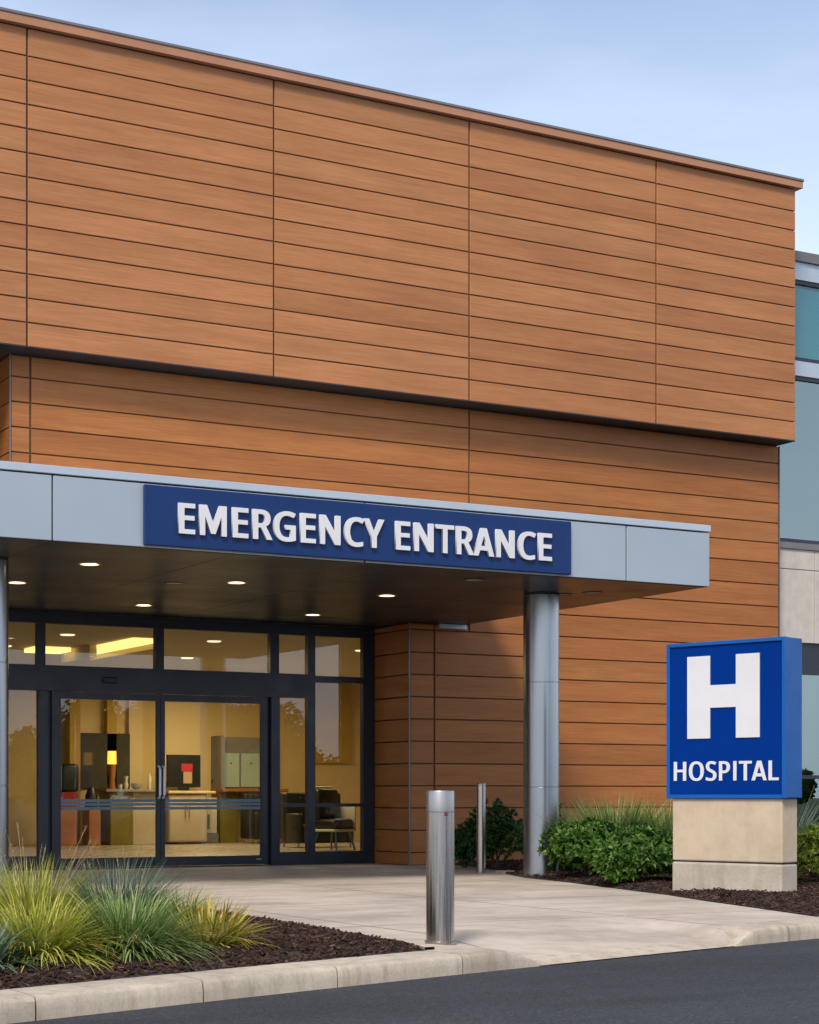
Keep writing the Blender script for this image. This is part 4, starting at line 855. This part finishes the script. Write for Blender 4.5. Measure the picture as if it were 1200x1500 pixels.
def stalks(n, L, rad, seed, plume=.10):
    rg = random.Random(seed); mb = MB()
    for i in range(n):
        az = rg.uniform(0, 6.283); th = rg.uniform(.02, .38); r = rad * rg.random() * .5
        p = Vector((r * math.cos(az), r * math.sin(az), 0)); pts = []
        l = L * rg.uniform(.75, 1.1)
        for k in range(6):
            pts.append(p.copy()); th += rg.uniform(.0, .09); p = p + Vector((math.cos(az) * math.sin(th), math.sin(az) * math.sin(th), math.cos(th))) * l / 5
        mb.tube(pts, [.0022, .002, .0018, .0016, .0014, .001], 4)
        for k in range(14):
            q = pts[-1].lerp(pts[-2], rg.random() * plume / (l / 5))
            blade(mb, q, rg.uniform(0, 6.28), rg.uniform(.3, .9), rg.uniform(.012, .03), .0018, .3, rg, 2)
    for f in range(len(mb.f)): mb.uv.setdefault(f, [(0, .8)] * len(mb.f[f]))
    return mb
def grass(name, label, loc, mb, m, st=None, group=None):
    t = thing(name, label, 'ornamental grass', loc, 0, group)
    obj('foliage', mb, M[m], t, local=True)
    if st: obj('flower_stalk', st, M['straw'], t, local=True)
    return t
def ground_left(x, y): return L_h(x, y) - .005 if L_in(x, y) else 0
def gl(x, y): return (x, y, ground_left(x, y))
def gr(x, y): return (x, y, R_h(x, y) - .005 if R_in(x, y) else 0)

def mixed(*mbs):
    r = MB()
    for q in mbs:
        n = len(r.v); nf = len(r.f); r.v += q.v; r.f += [tuple(i + n for i in f) for f in q.f]
        for k, v in q.uv.items(): r.uv[k + nf] = v
    return r
G = 'ornamental grasses in the left mulch bed'
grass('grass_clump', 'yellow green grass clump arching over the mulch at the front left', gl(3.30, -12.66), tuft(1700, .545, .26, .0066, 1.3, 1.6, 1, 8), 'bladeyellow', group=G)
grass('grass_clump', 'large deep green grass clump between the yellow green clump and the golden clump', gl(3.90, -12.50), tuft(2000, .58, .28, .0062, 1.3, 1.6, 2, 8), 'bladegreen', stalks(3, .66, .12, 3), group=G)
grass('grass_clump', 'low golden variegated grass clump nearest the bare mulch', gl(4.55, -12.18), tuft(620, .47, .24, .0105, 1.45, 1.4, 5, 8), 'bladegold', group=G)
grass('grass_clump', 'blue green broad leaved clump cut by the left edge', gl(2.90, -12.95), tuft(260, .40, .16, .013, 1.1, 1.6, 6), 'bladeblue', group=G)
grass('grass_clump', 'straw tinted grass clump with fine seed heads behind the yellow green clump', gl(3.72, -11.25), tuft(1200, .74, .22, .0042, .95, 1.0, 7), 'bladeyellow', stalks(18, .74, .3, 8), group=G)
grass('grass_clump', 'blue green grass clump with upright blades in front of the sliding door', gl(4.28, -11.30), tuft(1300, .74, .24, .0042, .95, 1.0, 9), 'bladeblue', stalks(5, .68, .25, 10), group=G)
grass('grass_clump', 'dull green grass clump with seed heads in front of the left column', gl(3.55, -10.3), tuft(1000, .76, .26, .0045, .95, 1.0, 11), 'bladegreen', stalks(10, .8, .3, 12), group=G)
grass('grass_clump', 'short yellow grass clump behind the large deep green clump', gl(4.75, -11.2), tuft(420, .5, .20, .0045, 1.0, 1.0, 14), 'bladeyellow', group=G)

def leaf(mb, p, d, up, L, W):
    """a folded pointed leaf of four faces"""
    d = d.normalized(); s = d.cross(up)
    if s.length < 1e-3: s = d.orthogonal()
    s.normalize(); u = s.cross(d)
    n = len(mb.v)
    a = p; b = p + d * L * .45; c = p + d * L - u * L * .12
    l = p + d * L * .45 + s * W + u * W * .45; r = p + d * L * .45 - s * W + u * W * .45
    mb.v += [tuple(a), tuple(b), tuple(c), tuple(l), tuple(r)]
    mb.f += [(n, n + 1, n + 3), (n + 1, n + 2, n + 3), (n, n + 4, n + 1), (n + 1, n + 4, n + 2)]
def shrub(name, label, loc, rx, rz, seed, m, n=520, L=.074, W=.020, lobes=13, group=None):
    """a mounded shrub: whorls of leaves at twig tips spread through several uneven lobes"""
    rg = random.Random(seed); t = thing(name, label, 'shrub', loc, 0, group)
    mb = MB(); st = MB(); lob = []
    for i in range(lobes):
        a = i * 2.4 + rg.uniform(-.4, .4); rr = rx * .62 * math.sqrt((i + .3) / lobes)
        lob.append((Vector((rr * math.cos(a), rr * math.sin(a), rz * (.40 + .26 * (1 - rr / rx) + rg.uniform(-.10, .16)))), rx * rg.uniform(.30, .50), rz * rg.uniform(.24, .42)))
    for i in range(n):
        c, a, b = lob[rg.randrange(lobes)]
        v = Vector((rg.gauss(0, 1), rg.gauss(0, 1), rg.gauss(0, 1))).normalized()
        k = rg.random() ** .35
        p = c + Vector((v.x * a, v.y * a, v.z * b)) * k
        if p.z < .05: p.z = .05 + rg.random() * .08
        ax = (v + Vector((p.x / rx * .5, p.y / rx * .5, .45)) + Vector((rg.gauss(0, .25), rg.gauss(0, .25), rg.gauss(0, .25)))).normalized()
        o = ax.orthogonal().normalized(); o2 = ax.cross(o); q = rg.randint(6, 9); ph = rg.uniform(0, 6.28); sc = rg.uniform(.7, 1.25)
        for j in range(q):
            an = ph + j * 6.283 / q * 1.62; tilt = rg.uniform(.55, 1.25) if j else .1
            d = ax * math.cos(tilt) + (o * math.cos(an) + o2 * math.sin(an)) * math.sin(tilt)
            leaf(mb, p + ax * rg.uniform(-.02, .015), d, ax, L * sc * rg.uniform(.75, 1.15), W * sc)
    for i in range(9):
        c = lob[i % lobes][0]; st.tube([(rg.uniform(-.04, .04), rg.uniform(-.04, .04), -.02), tuple(c * .5 + Vector((rg.uniform(-.04, .04), rg.uniform(-.04, .04), -.05))), tuple(c)], [.013, .009, .005], 5)
    obj('foliage', mb, M[m], t, local=True); obj('stem', st, M['stem'], t, local=True)
    return t
S = 'shrubs in the right mulch bed'
shrub('shrub', 'dark green shrub behind the slim steel bollard, left of the canopy column', gr(13.22, -1.75), .50, .88, 21, 'bushdark', 620, group=S)
shrub('shrub', 'smaller dark shrub against the timber wall left of the slim bollard', gr(13.15, -1.05), .36, .55, 22, 'bushdark', 330, group=S)
shrub('shrub', 'dark shrub hidden behind the foot of the canopy column', gr(13.35, -2.7), .42, .85, 23, 'bushdark', 420, group=S)
shrub('shrub', 'bright green mounded shrub at the right foot of the canopy column', gr(12.42, -5.05), .56, .57, 24, 'bush', 1200, group=S)
shrub('shrub', 'largest bright green shrub between the column shrub and the stone pedestal', gr(12.12, -6.45), .60, .55, 25, 'bush', 1300, group=S)
shrub('shrub', 'green shrub tucked behind the left side of the stone pedestal', gr(12.75, -6.75), .52, .58, 26, 'bush', 800, group=S)
shrub('shrub', 'dark green shrub behind the bright mounded shrubs', gr(13.1, -5.2), .55, .6, 27, 'bushdark', 700, group=S)
shrub('shrub', 'lime green shrub in the mulch right of the stone pedestal', gr(13.60, -7.75), .46, .58, 28, 'bushlime', 560, L=.075, W=.013, group=S)
shrub('shrub', 'green shrub behind the lime shrub right of the pedestal', gr(14.9, -6.6), .5, .7, 30, 'bush', 480, group=S)
G2 = 'grasses behind the right shrubs'
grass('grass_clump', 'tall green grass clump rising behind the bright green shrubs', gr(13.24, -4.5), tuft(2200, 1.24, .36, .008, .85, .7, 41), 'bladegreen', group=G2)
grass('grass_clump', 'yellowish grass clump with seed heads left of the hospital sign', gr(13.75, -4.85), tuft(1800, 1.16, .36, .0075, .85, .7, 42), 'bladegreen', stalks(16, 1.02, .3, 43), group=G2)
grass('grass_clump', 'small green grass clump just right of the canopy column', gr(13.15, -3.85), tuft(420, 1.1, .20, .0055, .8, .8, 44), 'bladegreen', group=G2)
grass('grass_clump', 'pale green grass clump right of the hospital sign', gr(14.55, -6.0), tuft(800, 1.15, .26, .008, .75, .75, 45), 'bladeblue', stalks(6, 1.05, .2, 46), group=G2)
grass('grass_clump', 'yellow green grass clump behind the lime shrubs on the right', gr(14.35, -7.1), tuft(420, .72, .22, .0055, .9, .9, 48), 'bladeyellow', group=G2)

# far wood across the road: seen mirrored in the glass and steel
rg = random.Random(77); mb = MB()
for i in range(100):
    x = 30 + i * 1.65 + rg.uniform(-.8, .8); y = -165 + rg.uniform(-8, 8); tall = sm(58, 66, x) * (1 - sm(88, 96, x)); h = rg.uniform(2.8, 5.6) + tall * rg.uniform(5.5, 9)  # middle trees raised to darken the sky reflections in the doors
    mb.tube([(x, y, -.2), (x, y, h * .5), (x + .3, y, h * .8)], [.2, .15, .06], 6)
    for k in range(int(900 * h / 4)):
        v = Vector((rg.gauss(0, 1), rg.gauss(0, 1), rg.gauss(0, 1))).normalized() * rg.random() ** .4
        p = Vector((x + v.x * (h * .26 + .6), y + v.y * h * .35, max(.1, h * .5 + v.z * h * .5))); s_ = rg.uniform(.20, .36)
        d1 = Vector((rg.gauss(0, 1), rg.gauss(0, 1), rg.gauss(0, 1))).normalized(); d2 = d1.orthogonal()
        mb.quad(tuple(p), tuple(p + d1 * s_), tuple(p + d1 * s_ + d2 * s_), tuple(p + d2 * s_))
struct('treeline', mb, M['treeleaf'], 'dark wood along the far side of the road, raised mid-row to dim door reflections', kind='stuff')

# ------------------------------------------------------------------ light, sky, camera
SUN = Vector((-0.62, -0.66, 0.95)).normalized()          # towards the sun
el = math.asin(SUN.z); az = math.atan2(SUN.x, SUN.y)
sl = bpy.data.lights.new('sun', 'SUN'); sl.energy = SUN_E; sl.angle = R(SUN_A); sl.color = (1.0, 0.93, 0.84)
so = bpy.data.objects.new('sun', sl); COL.objects.link(so); so.rotation_euler = SUN.to_track_quat('Z', 'Y').to_euler(); so.location = SUN * 50
w = bpy.data.worlds.new('World'); scene.world = w; w.use_nodes = True; nt = w.node_tree
bg = nt.nodes['Background']; bg.inputs['Strength'].default_value = SKY
sk = nt.nodes.new('ShaderNodeTexSky'); sk.sky_type = 'NISHITA'; sk.sun_disc = False; sk.sun_elevation = el; sk.sun_rotation = az
sk.air_density = 1.0; sk.dust_density = 1.5; sk.ozone_density = 1.6
tc = nt.nodes.new('ShaderNodeTexCoord'); mp = nt.nodes.new('ShaderNodeMapping'); mp.inputs['Scale'].default_value = (1, 1, 3.2)
nt.links.new(tc.outputs['Generated'], mp.inputs[0])
cl = ramp(nt, noise_tex(nt, mp.outputs[0], 2.2, 7, 0.55), [(0.40, (0, 0, 0)), (0.72, (1, 1, 1))])
sx = nt.nodes.new('ShaderNodeSeparateXYZ'); nt.links.new(tc.outputs['Generated'], sx.inputs[0])
low = maprange(nt, sx.outputs['Z'], 0.10, 0.40, 0.72, 0.14)
mm = node(nt, 'ShaderNodeMath', _operation='MULTIPLY'); nt.links.new(cl, mm.inputs[0]); mm.inputs[1].default_value = 0.22
ad = node(nt, 'ShaderNodeMath', _operation='ADD'); ad.use_clamp = True; nt.links.new(low, ad.inputs[0]); nt.links.new(mm.outputs[0], ad.inputs[1])
nt.links.new(mix(nt, sk.outputs[0], CLOUD, ad.outputs[0]), bg.inputs['Color'])
cd = bpy.data.cameras.new('camera'); cd.sensor_fit = 'HORIZONTAL'; cd.sensor_width = 36; cd.lens = 81.0; cd.shift_y = 415 / 1200
cd.clip_start = 0.1; cd.clip_end = 3000
co = bpy.data.objects.new('camera', cd); COL.objects.link(co); co.location = CAM
co.rotation_euler = (R(90), 0, -math.atan2(.4918, .8707)); scene.camera = co
vs = scene.view_settings; vs.view_transform = 'Standard'; vs.look = 'None'; vs.gamma = 1; vs.exposure = EXPO
scene.render.engine = 'CYCLES'
scene.cycles.max_bounces = 10; scene.cycles.transparent_max_bounces = 16; scene.cycles.sample_clamp_indirect = 6
